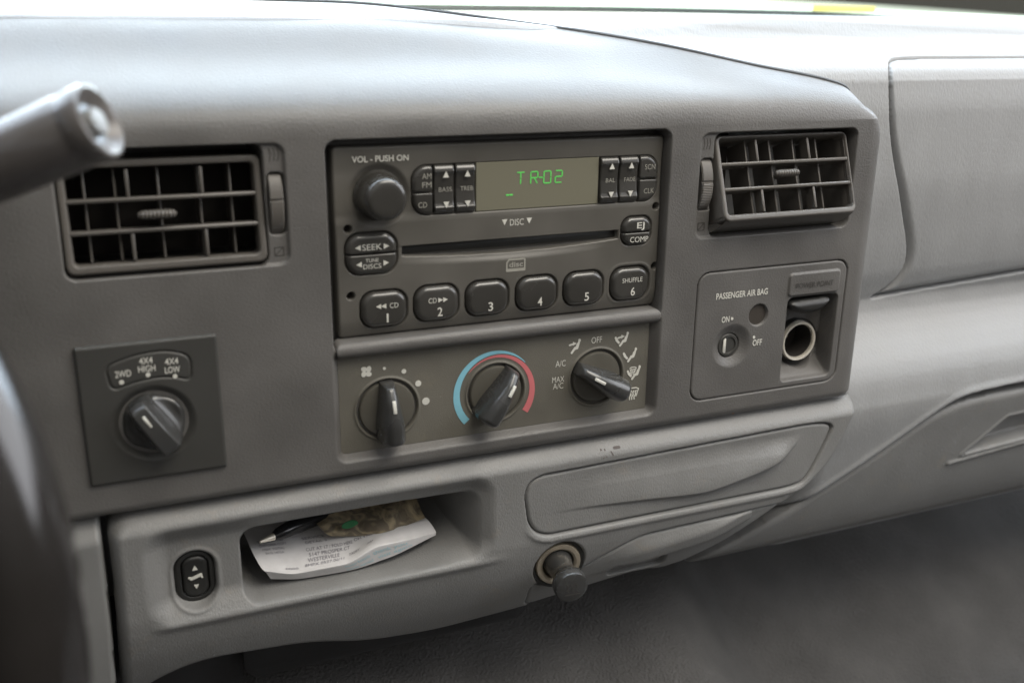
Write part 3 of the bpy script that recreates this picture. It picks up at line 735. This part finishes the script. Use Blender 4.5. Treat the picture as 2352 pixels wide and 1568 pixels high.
def two_part(u0, u1, v0, v1, r, split, texts):
    for k, (a, b2) in enumerate(((split + .45, v1), (v0, split - .45))):
        o = lambda u, v, a=a, b2=b2: np.maximum(sd_rr(u, v, u0, u1, v0, v1, r), np.maximum(a - v, v - b2))
        hx, hy = (u1 - u0) / 2, (v1 - v0) / 2
        h = lambda u, v, a=a, b2=b2: -8.2 + 4.3 * np.sqrt(np.clip(1 - np.clip(1 + sd_rr(u, v, u0, u1, v0, v1, r) / 3.6, 0, 1) ** 2.4, 0, 1)) - .5 * np.clip(1 + (np.maximum(a - v, v - b2)) / .8, 0, 1) ** 2
        b_ = rad.part('button', *relief(u0 - .5, u1 + .5, a - .6, b2 + .6, .33, h, o, 1.6), m_button)
        gs = G(); texts[k](gs); rad.g('lettering', gs, m_white if k == 0 or u0 > 0 else m_white, b_)
wz = -3.85
two_part(-86.0, -57.6, 17.4, 40.0, 8.6, 28.9, [
    lambda g: (text(g, 'SEEK', -77.2, 31.0, 3.3, 10.6, wz), tri(g, -79.5, 32.6, 3.0, wz, 'left'), tri(g, -64.0, 32.6, 3.0, wz, 'right')),
    lambda g: (text(g, 'TUNE', -75.6, 24.6, 1.9, 7.0, wz), text(g, 'DISCS', -77.0, 21.0, 2.6, 9.8, wz), tri(g, -79.2, 23.6, 3.0, wz, 'left'), tri(g, -64.4, 23.6, 3.0, wz, 'right'))])
two_part(78.3, 98.5, 21.5, 38.7, 6.6, 29.6, [
    lambda g: text(g, 'EJ', 87.6, 31.8, 3.6, 5.0, wz, bold=.01), lambda g: text(g, 'COMP', 83.4, 23.6, 3.3, 12.2, wz)])
blk = lambda u, v: sd_rr(u, v, -48.9, 101.1, 47.2, 74.0, 8.4)
def cell(u0, u1, v0, v1, kind, txt):
    o = lambda u, v: np.maximum(blk(u, v), sd_rr(u, v, u0, u1, v0, v1, .9))
    def h(u, v):
        w = -8.0 + 3.2 * np.sqrt(np.clip(1 - np.clip(1 + blk(u, v) / 3.0, 0, 1) ** 2.4, 0, 1)) - .5 * np.clip(1 + sd_rr(u, v, u0, u1, v0, v1, .9) / .8, 0, 1) ** 2
        if kind == 'rocker':
            vc = (v0 + v1) / 2; w = w - 1.3 * np.clip(1 - np.abs(v - vc) / 9.5, 0, 1) ** .6 + .5 * np.clip(1 - np.abs(np.abs(v - vc) - 9.6) / 2.2, 0, 1)
        return w
    b_ = rad.part('button', *relief(u0 - .5, u1 + .5, v0 - .5, v1 + .5, .33, h, o, 1.6), m_button)
    gf = G(); gs = G(); mc = (u0 + u1) / 2 + .8; z_ = -4.75
    if kind == 'rocker':
        tri(gs, mc, 68.6, 3.3, -4.2, 'up'); tri(gs, mc, 52.6, 3.3, -4.2, 'down'); rad.g('arrows', gs, m_white, b_); text(gf, txt, mc, 59.4, 2.4, 7.4 if len(txt) > 3 else 6, -5.8, center=True); rad.g('lettering', gf, m_faint, b_)
    elif txt == 'AM FM':
        text(gs, 'AM', -43.4, 66.8, 3.0, 5.2, z_); text(gs, 'FM', -43.4, 62.2, 3.0, 5.2, z_); rad.g('lettering', gs, m_faint, b_)
    else:
        text(gs, txt, mc - .8, (v0 + v1) / 2 - 1.6, 3.0, 4.9 if len(txt) == 2 else 6.8, z_, center=True); rad.g('lettering', gs, m_faint, b_)
cell(-49, -37.6, 60.2, 74, 'flat', 'AM FM'); cell(-49, -37.6, 47.2, 59.2, 'flat', 'CD')
cell(-36.6, -25.4, 47.2, 74, 'rocker', 'BASS'); cell(-24.4, -13.2, 47.2, 74, 'rocker', 'TREB')
cell(63.2, 74.6, 47.2, 74, 'rocker', 'BAL'); cell(75.6, 87.4, 47.2, 74, 'rocker', 'FADE')
cell(88.4, 101.2, 61.0, 74, 'flat', 'SCN'); cell(88.4, 101.2, 47.2, 60.0, 'flat', 'CLK')

# ================================================================ HEATER CONTROLS
cl = Thing('heater_controls', 'flat olive grey heater control panel with three knobs below the radio', 'heater controls', (4, -83, -6))
KN = [(-65.9, -60.2), (-.6, -59.2), (65.3, -58.4)]
def cl_h(u, v):
    w = -5.2 + 0 * u
    for c in KN: w = w + pit(sd_c(u, v, c[0], c[1], 17.6), 5, .8) + .9 * np.exp(-((sd_c(u, v, c[0], c[1], 18.4)) / .6) ** 2)
    return w
cl.part('faceplate', *relief(-92.8, 100.6, -83.6, -26.0, .45, cl_h), m_climate)
def climate_knob(c, ang):
    X = xf(c[0], c[1], 0, ang)
    V, Fc = lathe([(16.1, -9.5), (16.1, -5.4), (15.4, -4.5), (14, -4.2), (.05, -4.2)], 72); k = cl.g('knob', G().add(V, Fc, X), m_knobdisc)
    def wid(y): return spline([(-20, 7.2), (-10, 7.4), (4, 5.6), (14, 4.2), (20, 3.4)], y)
    o = lambda x, y: np.maximum(sd_rr(x, y, -7.4, 7.4, -17.6, 17.0, 3.0), np.abs(x) - wid(y))
    def h(x, y):
        top = spline([(-18, 10.5), (-14, 12.6), (-6, 12.8), (6, 10.8), (14, 7.0), (18, 3.5)], y)
        n = np.clip(np.abs(x) / wid(y), 0, 1)
        return -4.4 + (top + 4.4) * (1 - .42 * n ** 2.6) - 2.0 * np.clip(1 + o(x, y) / 2.0, 0, 1) ** 2
    g = G(); V, Fc = relief(-8, 8, -18.4, 18, .38, h, o, 12, X)
    cl.part('grip', V, Fc, m_knob, k)
    gs = G(); gs.add(*box(-.95, .95, 1.0, 8.2, 9.4, 10.9, .3), X @ xf(0, 0, 2.2, 0, -12.5)); cl.g('pointer_mark', gs, m_white, k)
climate_knob(KN[0], 2); climate_knob(KN[1], -34); climate_knob(KN[2], 60)
gs = G(); zf = -5.1
for a in range(4): dot(gs, -77.1 + 1.9 * math.cos(R(a * 90 + 40)), -36.8 + 2.0 * math.sin(R(a * 90 + 40)), 1.75, zf, 1.0, .78, a * 90 + 75)
for x, y, r in ((-66.9, -36.2, .85), (-55.8, -39.3, 1.35), (-47.6, -47.6, 1.75), (-43.3, -58.9, 2.2)): dot(gs, x, y, r, zf)
cl.g('fan_symbols', gs, m_white); gs = G()
text(gs, 'A/C', 37.6, -48.6, 3.9, 6.6, zf); text(gs, 'MAX', 35.6, -58.4, 3.7, 8.0, zf); text(gs, 'A/C', 36.2, -62.6, 3.7, 6.9, zf); text(gs, 'OFF', 61.0, -36.5, 3.9, 7.1, zf)
def person_icon(x, y, arrow=None, foot=False, demist=False, s=1.0):
    f = lambda P: [(x + a * s, y + b_ * s) for a, b_ in P]
    stroke(gs, f([(3.6, 2.6), (2.4, -1.2), (.2, -2.0), (-1.8, -4.6)]), 1.6 * s, zf); stroke(gs, f([(2.9, 1.2), (2.2, -1.3), (.6, -1.6)]), 2.1 * s, zf)
    dot(gs, x + 4.0 * s, y + 4.0 * s, 1.15 * s, zf, .85, 1)
    if arrow:
        stroke(gs, f([(-3.6, 1.2), (-.6, 1.8)]), 1.2 * s, zf); tri(gs, x + .4 * s, y + 2.0 * s, 2.8 * s, zf, 'right')
    if foot:
        stroke(gs, f([(-5.6, 1.6), (-4.2, -.8), (-3.0, -2.2)]), 1.7 * s, zf); stroke(gs, f([(-5.2, -.4), (-3.0, -2.6)]), 1.0 * s, zf)
    if demist: screen_icon(x - 1.2, y + 1.6, .62)
def screen_icon(x, y, s):
    f = lambda P: [(x + a * s, y + b_ * s) for a, b_ in P]
    stroke(gs, f([(-3.6, 2.4), (-1.8, 3.4), (1.8, 3.4), (3.6, 2.6), (2.0, -2.4)]), .55 * s + .12, zf); stroke(gs, f([(-3.6, 2.4), (-2.4, -1.2)]), .55 * s, zf)
    for k in (-1.5, .2, 1.9): stroke(gs, f([(k - 1.2, -4.4), (k - 1.4, -2.8), (k - .3, -1.2), (k - .7, .4), (k + .1, 1.4)]), .7 * s + .08, zf)
person_icon(49.6, -37.0, arrow=True, s=.85); person_icon(82.2, -36.2, arrow=True, foot=True, s=.85); person_icon(88.4, -47.0, foot=True, s=.85)
person_icon(91.8, -59.0, foot=True, demist=True, s=.85); screen_icon(91.8, -72.3, .95)
cl.g('lettering', gs, m_white)
def arc(c, a0, a1, r0f, r1f, mat, name, w):
    V = []; Fc = []; n = 60
    for i in range(n + 1):
        s = i / n; a = R(a0 + (a1 - a0) * s)
        V += [(c[0] + r0f(s) * math.cos(a), c[1] + r0f(s) * math.sin(a), w), (c[0] + r1f(s) * math.cos(a), c[1] + r1f(s) * math.sin(a), w)]
    for i in range(n): Fc.append((2*i, 2*i+2, 2*i+3, 2*i+1))
    cl.part(name, V, Fc, mat)
c = (-.6, -59.6)
arc(c, 221, 42, lambda s: 21.6 + 3.0 * s, lambda s: 26.0 + .3 * math.sin(s * 3.14) - 1.0 * s ** 3, m_blue, 'cold_scale', -5.02)
arc(c, -37, 140, lambda s: 21.4 + .4 * s, lambda s: 25.6 - 3.5 * s ** 1.1, m_red, 'hot_scale', -5.02)

# ================================================================ DRIVE MODE SWITCH
dm = Thing('drive_mode_switch', 'near black square switch plate with round drive mode knob, lower left of the bezel', 'dashboard switch', (-188, -78, 0))
DC = (-188.3, -47.6)
wedge = smooth_poly([(-208.2,-15.2),(-196,-11.4),(-184,-10),(-176,-11),(-168.3,-14.4),(-168.9,-27.2),(-176,-24.6),(-184.2,-23.6),(-195,-24.8),(-206.4,-28.0)], 2.2, 2)
pl_o = lambda u, v: sd_rr(u, v, -221.4, -154.6, -77.6, -4.2, 1.6)
dm.part('switch_plate', *relief(-222, -154, -78.4, -3.6, .42, lambda u, v: 2.4 - 1.3 * np.clip(1 + pl_o(u, v) / 1.6, 0, 1) ** 2 + pit(sd_c(u, v, *DC, 20.8), 3.2, 6)
        - .9 * np.exp(-(sd_poly(u, v, wedge) / .5) ** 2), pl_o, 4), m_plate)
gs = G(); z = 2.35
text(gs, '2WD', -204.0, -21.3, 3.4, 7.4, z, bold=.012); text(gs, '4X4', -192.4, -15.8, 3.3, 6.3, z, bold=.012); text(gs, 'HIGH', -193.2, -19.9, 3.2, 8.0, z, bold=.012)
text(gs, '4X4', -180.5, -17.6, 3.3, 6.3, z, bold=.012); text(gs, 'LOW', -180.9, -22.0, 3.3, 7.2, z, bold=.012)
for x, y in ((-201.4, -23.9), (-188.9, -21.6), (-176.4, -24.0)): dot(gs, x, y, 1.15, z + .1)
dm.g('lettering', gs, m_white)
X = xf(DC[0], DC[1], 0, 31)
def dk_h(x, y):
    r = np.hypot(x, y); d = np.abs(x)
    yy = y
    rim = 8.5 - .02 * r ** 2
    ridge = 15.5 - .010 * yy ** 2
    sc_ = ss(3.6, 7.5, d + .02 * yy)
    w = ridge * (1 - sc_) + sc_ * (rim - 1.0 - 3.2 * np.clip(1 - ((d - 10) / 4.5) ** 2, 0, 1) * np.clip(1 - (yy / 12) ** 2, 0, 1))
    return w - 4.5 * np.clip(1 + (r - 15.9) / 3.2, 0, 1) ** 2.2
k = dm.part('knob', *relief(-16.6, 16.6, -16.6, 16.6, .35, dk_h, lambda x, y: sd_c(x, y, 0, 0, 15.9), 10, X), m_knob)
gs = G(); gs.add(*box(-.8, .8, 2.4, 9.4, 14.0, 15.2, .3), X @ xf(0, 0, .5, 0, -4)); dm.g('pointer_mark', gs, m_white, k)

# ================================================================ AIRBAG SWITCH + POWER SOCKET
ab = Thing('airbag_switch_panel', 'rectangular grey insert with airbag key switch, at the lower right of the bezel', 'switch panel', (160, -80, 0))
ap_o = lambda u, v: sd_rr(u, v, 130.4, 244.8, -81.8, 1.4, 8.4)
SK = (218.8, -54.2)
def ab_h(u, v):
    w = 0.1 * np.ones(u.shape)
    w += pit(sd_c(u, v, 158.9, -47.8, 15.5), 3.6, 9)
    w += pit(sd_c(u, v, 158.5, -48.4, 8.2), 3.5, .6)
    w += pit(sd_c(u, v, 177.3, -29.3, 7.4), 2.2, .6)
    w += .5 * np.exp(-((sd_rr(u, v, 196.6, 240.6, -79, -2.6, 5) + 0) / .9) ** 2)
    pk = sd_rr(u, v, 199.2, 240.0, -78.5, -20.2, 4)
    w = np.minimum(w, -15 * ss(0, -2, pk) * (1 - .85 * ss(-66, -79, v)))
    w = np.minimum(w, w + pit(sd_c(u, v, 222.3, -57.0, 16.4), 14, 1.5))
    w += 1.2 * ss(.2, -1.2, sd_rr(u, v, 198.2, 239.4, -19.6, -4.0, 3))
    return w
ab.part('insert_plate', *relief(130, 245.2, -82.2, 1.8, .42, lambda u, v: ab_h(u, v) - .7 * np.clip(1 + ap_o(u, v) / 1.2, 0, 1) ** 2, ap_o, 4), m_bezel)
gs = G(); text(gs, 'PASSENGER AIR BAG', 144.0, -15.9, 3.9, 38.6, .2, bold=.02); ab.g('title_lettering', gs, m_white); gs = G(); text(gs, 'ON', 149.4, -31.4, 3.8, 5.8, .2, bold=.02); dot(gs, 157.2, -29.6, .95, .2); ab.g('lettering', gs, m_white); gs = G()
text(gs, 'OFF', 174.5, -49.6, 4.0, 7.2, .2, bold=.02); dot(gs, 175.3, -43.9, .95, .2); ab.g('lettering', gs, m_white)
V, Fc = lathe([(6.9, -3), (6.9, -2.1), (.05, -2.0)], 48); ab.g('warning_lamp', G().add(V, Fc, xf(177.3, -29.3, .3)), simple('lamp_lens', (.06, .052, .045), .35))
V, Fc = lathe([(7.6, -7), (7.6, -3.4), (7.0, -2.8), (5.6, -2.8), (5.2, -3.6), (.05, -3.6)], 48); kl = ab.g('key_lock', G().add(V, Fc, xf(158.2, -48.2, 0)), m_plate)
gs = G(); gs.add(*box(154.4, 156.4, -53.4, -43.4, -3.8, -2.7, .3)); ab.g('key_mark', gs, m_white, kl)

ps = Thing('power_socket', 'round power socket with bright metal rim under a black latch and embossed lid', 'power socket', (220, -60, -6))
gs = G(); text(gs, 'POWER POINT', 203.6, -14.2, 3.6, 29.6, 1.5); ps.g('lettering', gs, m_emboss)
lt = smooth_poly([(199.8,-23.0),(233.0,-22.2),(232.6,-26.5),(225,-31.6),(214,-32.4),(203,-29.5)], 3, 3)
ps.part('latch', *relief(198, 235, -34, -20, .4, lambda u, v: 2.8 - 3.0 * np.clip(1 + sd_poly(u, v, lt) / 4.0, 0, 1) ** 2.2 , lambda u, v: sd_poly(u, v, lt), 7), m_black)
V, Fc = lathe([(14.8, -30), (14.8, -11.0), (14.4, -10.4), (13.6, -10.6), (13.6, -30)], 64, cap=False); ps.g('boot', G().add(V, Fc, xf(*SK, 0)), m_black)
V, Fc = lathe([(13.5, -28), (13.5, -8.8), (13.1, -8.0), (11.9, -8.2), (11.4, -9.4), (11.4, -10.4)], 64, cap=False); ps.g('metal_rim', G().add(V, Fc, xf(*SK, 0)), m_metal)
V, Fc = lathe([(11.6, -10.2), (11.5, -27), (.05, -27)], 48, cap=False); ps.g('socket_base', G().add(V, Fc, xf(*SK, 0)), m_cavity)
V, Fc = lathe([(1.6, -27.1), (1.4, -22), (.05, -21.6)], 20, cap=False); ps.g('contact_pin', G().add(V, Fc, xf(*SK, 0)), m_brass)

# ================================================================ PEDAL SWITCH
pdl = Thing('pedal_switch', 'black oval rocker switch with white arrows, left of the storage cubby', 'rocker switch', (-176, -160, -5))
so = lambda u, v: sd_rr(u, v, -186.6, -165.4, -159.2, -127.2, 10.4)
pdl.part('switch_bezel', *relief(-187, -165, -160, -126.6, .4, lambda u, v: -6.2 - 1.4 * np.clip(1 + so(u, v) / 1.6, 0, 1) ** 2 + pit(sd_rr(u, v, -183.4, -168.2, -155.8, -130.2, 6.5), 3, .8), so, 4), m_black)
r_o = lambda u, v: sd_rr(u, v, -182.8, -168.8, -155.2, -130.8, 6.0)
rk = pdl.part('rocker', *relief(-183.4, -168.2, -155.8, -130.2, .4, lambda u, v: -6.4 + .010 * (v + 143) ** 2 - 1.6 * np.clip(1 + r_o(u, v) / 2.0, 0, 1) ** 2, r_o, 4), m_black)
gs = G(); z = -5.75; tri(gs, -175.8, -137.6, 2.8, z, 'up'); tri(gs, -175.8, -149.0, 2.5, z, 'down')
stroke(gs, [(-178.0, -144.0), (-173.0, -142.4)], 1.7, z - .25); stroke(gs, [(-179.2, -143.2), (-178.0, -143.6)], 1.1, z - .25); stroke(gs, [(-173.0, -142.4), (-172.4, -144.0)], 1.0, z - .25)
pdl.g('symbol', gs, m_white, rk)

# ================================================================ CIGARETTE LIGHTER
lg = Thing('cigarette_lighter', 'black cigarette lighter pushed into a worn metal ring below the ashtray door', 'cigarette lighter', (42, -190, -10))
lx = np.array(Matrix.Translation((42.5, -181.0, -5)) @ Matrix.Rotation(R(4), 4, 'X') @ Matrix.Rotation(R(-6), 4, 'Y'))
V, Fc = lathe([(18.0, -6), (18.0, 1.0), (17.2, 1.8), (15.4, 1.2), (15.2, -6)], 64, cap=False); lg.g('socket_collar', G().add(V, Fc, lx), m_black)
V, Fc = lathe([(15.0, -6), (15.0, 2.0), (14.3, 3.0), (12.0, 3.2), (10.6, 2.2), (10.2, -5), (.05, -5)], 64, cap=False); lg.g('metal_ring', G().add(V, Fc, lx), m_brass)
V, Fc = lathe([(9.6, -4), (9.4, 2.0), (8.6, 4.5), (7.6, 10), (7.6, 16), (9.4, 19.5), (10.6, 21), (10.9, 23.5), (10.8, 26.5), (10.1, 28), (8.8, 28.6), (.05, 28.8)], 64, cap=False)
kk = lg.g('lighter_knob', G().add(V, Fc, lx), m_knob)
gs = G()
for a in (-3.2, 0, 3.2): stroke(gs, [(a - 1.2, 3.0), (a + .4, 1.2), (a - .6, -.8), (a + 1.0, -2.6)], .6, 28.8, X=lx)
stroke(gs, [(-4.6, -4.6), (4.8, -4.2)], .7, 28.8, X=lx)
lg.g('lighter_symbol', gs, m_emboss, kk)

# ================================================================ PAPERS IN THE CUBBY
def px_sheet(rows, nu=40, nv=30):
    """rows: lists of (x, y, w) picture points with their distance, resampled to a smooth sheet"""
    A = np.array([[at(*p) for p in r] for r in rows]); m, n, _ = A.shape
    B = np.zeros((m, nu, 3)); C = np.zeros((nv, nu, 3))
    for c in range(3):
        for i in range(m): B[i, :, c] = spline(list(zip(range(n), A[i, :, c])), np.linspace(0, n - 1, nu))
        for j in range(nu): C[:, j, c] = spline(list(zip(range(m), B[:, j, c])), np.linspace(0, m - 1, nv))
    return C
S = px_sheet([
 [(545,1190,-58),(640,1175,-60),(740,1160,-60),(840,1140,-60),(935,1120,-58)],
 [(562,1228,-42),(660,1215,-44),(760,1200,-44),(850,1180,-44),(950,1162,-42)],
 [(582,1272,-22),(680,1262,-24),(790,1245,-24),(880,1218,-24),(985,1196,-26)],
 [(600,1303,-12),(690,1308,-11),(790,1288,-10),(870,1245,-12),(1001,1220,-20)],
 [(608,1311,-9),(690,1315,-9),(790,1296,-8),(880,1252,-9),(1001,1224,-19)],
 [(622,1329,-13),(700,1327,-12),(800,1310,-11),(890,1281,-12),(1001,1228,-19)]], 70, 60)
# print sits just above the sheet
def sheet_point(a, b_):
    i = b_ * (S.shape[0] - 1); j = a * (S.shape[1] - 1); i0, j0 = min(int(i), S.shape[0] - 2), min(int(j), S.shape[1] - 2); fi, fj = i - i0, j - j0
    p = S[i0, j0] * (1-fi) * (1-fj) + S[i0+1, j0] * fi * (1-fj) + S[i0, j0+1] * (1-fi) * fj + S[i0+1, j0+1] * fi * fj
    du = S[i0, j0+1] - S[i0, j0]; dv = S[i0+1, j0] - S[i0, j0]; n = np.cross(dv, du); n /= np.linalg.norm(n)
    if n @ (CPOS - p) < 0: n = -n
    return p + n * .35
rc = Thing('receipt', 'curled white paper receipt with small printed lines, lying in the storage cubby', 'receipt', (-90, -160, -30))
rp = rc.part('paper_sheet', S.reshape(-1, 3), grid_faces(S.shape[0], S.shape[1]), m_paper)
def sheet_text(rowdefs, mat, name):
    g = G()
    for s, a0, a1, b0, h in rowdefs:
        t = G(); text(t, s, 0, 0, 1, 1, 0); V = np.concatenate(t.V)
        V2 = [sheet_point(min(.995, a0 + (a1 - a0) * v[0]), max(0, min(.995, b0 - h * v[1] + (0)))) for v in V]
        g.add(V2, t.Fc)
    rc.g(name, g, mat, rp)
sheet_text([('0471 RECEIPT 22', .05, .20, .30, .022), ('CUSTOMER COPY', .05, .21, .34, .022), ('ITEM  TOTAL', .06, .19, .38, .022), ('BKG 1475A', .07, .18, .42, .022),
            ('SERVICE', .30, .42, .32, .022), ('DETAIL 2', .31, .42, .36, .022),
            ('CUT AT 17 / FOLD HERE', .30, .55, .43, .030), ('5147 PROSPER CT', .31, .53, .475, .030), ('WESTERVILLE', .30, .47, .52, .034), ('OH 43081-7307', .56, .78, .42, .030),
            ('0000', .16, .24, .585, .030), ('8MPX 0527.06/11', .28, .50, .565, .030), ('YX08Y', .53, .61, .545, .030), ('502', .66, .70, .525, .030)], m_ink, 'printed_lines')
sheet_text([('Member Rewards', .50, .66, .90, .05), ('thank you', .68, .86, .90, .05), ('points earned', .50, .67, .97, .04), ('visit again', .70, .88, .96, .04)], m_inkblue, 'cyan_lines')
# banknote
rows = []
for i, (y0, y1, w) in enumerate(((1192, 1128, -44), (1204, 1150, -36), (1220, 1172, -28), (1230, 1188, -24))):
    r = []
    for j in range(12):
        f = j / 11; x = 735 + f * (235 - 5 * i) - (20 - 14 * i); y = y0 + (y1 - y0) * f + (0, 5, 10, 16)[i] * math.sin(f * 3.1)
        r.append((x, y, w + rng.uniform(-1.3, 1.6) + 2 * math.sin(f * 9 + i)))
    rows.append(r)
NB = px_sheet(rows, 80, 40)
bn = Thing('banknote', 'crumpled tan banknote with a green seal lying on top of the receipt', 'banknote', (-80, -145, -40))
nb = bn.part('note_paper', NB.reshape(-1, 3), grid_faces(NB.shape[0], NB.shape[1]), m_note)
gs = G(); p = at(803, 1204, -26); dot(gs, p[0], p[1], 4.4, p[2] - .1, 1.1, .55, 8); dot(gs, p[0] + 3, p[1] + .3, 2.2, p[2] + .1, 1.0, .6); bn.g('seal', gs, m_seal, nb)
# pen
pen = Thing('pen', 'black pen with a silver tip pointing out of the cubby over the receipt', 'pen', (-140, -145, -30))
p0 = at(597, 1244, -20); p1 = at(628, 1232, -24); p2 = at(665, 1213, -30); p3 = at(790, 1165, -54)
pen.part('pen_tip', *tube([p0, p0 + (p1 - p0) * .5, p1], [.7, 1.4, 2.2]), m_metal)
pen.part('pen_barrel', *tube([p1, p1 + (p2 - p1) * .3, p2, p2 + (p3 - p2) * .15, p3], [2.3, 3.8, 4.6, 4.7, 4.2]), m_pen)

# ================================================================ SHIFT LEVER + STEERING WHEEL
lv = Thing('shift_lever', 'dark grey column shift lever with a round button in its end, at the upper left', 'shift lever', tuple(at(225, 282, 130)))
e0 = at(232, 276, 130)
axis = (EX * .86 - EY * .30 - EZ * .16); axis /= np.linalg.norm(axis)
ax = Vector(axis).to_track_quat('Z', 'Y').to_matrix().to_4x4()
LX = np.array(Matrix.Translation(e0) @ ax)
V, Fc = lathe([(8.5, -190), (9.5, -120), (11.6, -70), (12.6, -40), (12.9, -12), (12.3, -8.5), (12.9, -7.5), (13.2, -2), (12.6, -.4), (11.6, 0), (10.4, -.6), (8.6, -3.2), (7.2, -4)], 72, cap=False)
lh = lv.g('lever_handle', G().add(V, Fc, LX), m_lever)
V, Fc = lathe([(7.2, -6), (7.1, -3.9), (6.9, -3.6), (4.9, -3.7)], 60, cap=False); lv.g('button_well', G().add(V, Fc, LX), m_knob)
V, Fc = lathe([(4.8, -5), (4.8, -1.2), (4.3, -.4), (2.2, .0), (.05, .0)], 48, cap=False); lv.g('end_button', G().add(V, Fc, LX), m_column)

wh = Thing('steering_wheel', 'dark leather steering wheel rim crossing the lower left corner', 'steering wheel', tuple(at(-300, 1300, 200)))
pa, pb, pc = at(-100, 900, 205), at(5, 1150, 215), at(78, 1568, 225)
def circ3(a, b_, c_):
    ab_ = b_ - a; ac = c_ - a; n = np.cross(ab_, ac); n2 = n @ n
    cc = a + (np.cross(n, ab_) * (ac @ ac) + np.cross(ac, n) * (ab_ @ ab_)) / (2 * n2); return cc, n / math.sqrt(n2), np.linalg.norm(a - cc)
cc, nn, rad_ = circ3(pa, pb, pc)
e1 = (pb - cc) / rad_; e2 = np.cross(nn, e1)
V = []; Fc = []; n1, n2 = 160, 36
for i in range(n1):
    a = 2 * math.pi * i / n1; rd = e1 * math.cos(a) + e2 * math.sin(a)
    for j in range(n2):
        b_ = 2 * math.pi * j / n2; rr_ = 14.5; V.append(cc + rd * (rad_ + rr_ * math.cos(b_)) + nn * rr_ * 1.1 * math.sin(b_))
for i in range(n1):
    for j in range(n2): Fc.append((i*n2+j, ((i+1) % n1)*n2+j, ((i+1) % n1)*n2+(j+1) % n2, i*n2+(j+1) % n2))
wh.part('rim', V, Fc, m_leather)
print('WHEEL radius', rad_, cc)

# ================================================================ SMALL MARKS AND DEBRIS
g = G(); c = at(632, 1447, -11)
g.add([c + np.array(p) for p in ((-1.2, -2.6, 0), (.9, -1.6, .2), (1.4, 1.9, .8), (.2, 2.6, .9), (-.5, .4, 1.5), (0, 0, -.8))], [(0, 1, 4), (1, 2, 4), (2, 3, 4), (3, 0, 4), (1, 0, 5), (2, 1, 5), (3, 2, 5), (0, 3, 5)])
solo('wood_chip', 'tiny pale chip stuck to the panel below the storage cubby', 'debris', np.concatenate(g.V), g.Fc, simple('pale_chip', (.55, .48, .36), .8), tuple(c))
g = G(); c = at(1700, 941, -4)
for k in range(7): dot(g, c[0] - 5 + k * 2.0 + rng.uniform(-.5, .5), -97.2 + k * .12 + rng.uniform(-.2, .2), rng.uniform(.4, .9), -5.6, 1.4, .5, rng.uniform(-30, 30))
solo('orange_crumbs', 'thin line of orange crumbs in the gap under the airbag key switch', 'debris', np.concatenate(g.V), g.Fc, simple('orange_crumb', (.45, .20, .07), .8), (170, -97, -5))
g = G()
for x0, y0, x1, y1, wd in ((1382, 1034, 1384, 1048, 1.2), (1390, 1033, 1391, 1046, .9), (1403, 1036, 1406, 1042, .7), (1412, 1029, 1424, 1027, 1.3), (1360, 1010, 1361, 1013, 1.0)):
    a, b_ = at(x0, y0, .8), at(x1, y1, .8); stroke(g, [(a[0], a[1]), (b_[0], b_[1])], wd, 0)
for V in g.V: V[:, 2] += lower_base(V[:, 0], V[:, 1]) + .1
solo('scuff_marks', 'small dark scuff marks on the light grey strip above the ashtray door', 'marks', np.concatenate(g.V), g.Fc, simple('scuff_dark', (.10, .085, .08), .7), (60, -104, 0))
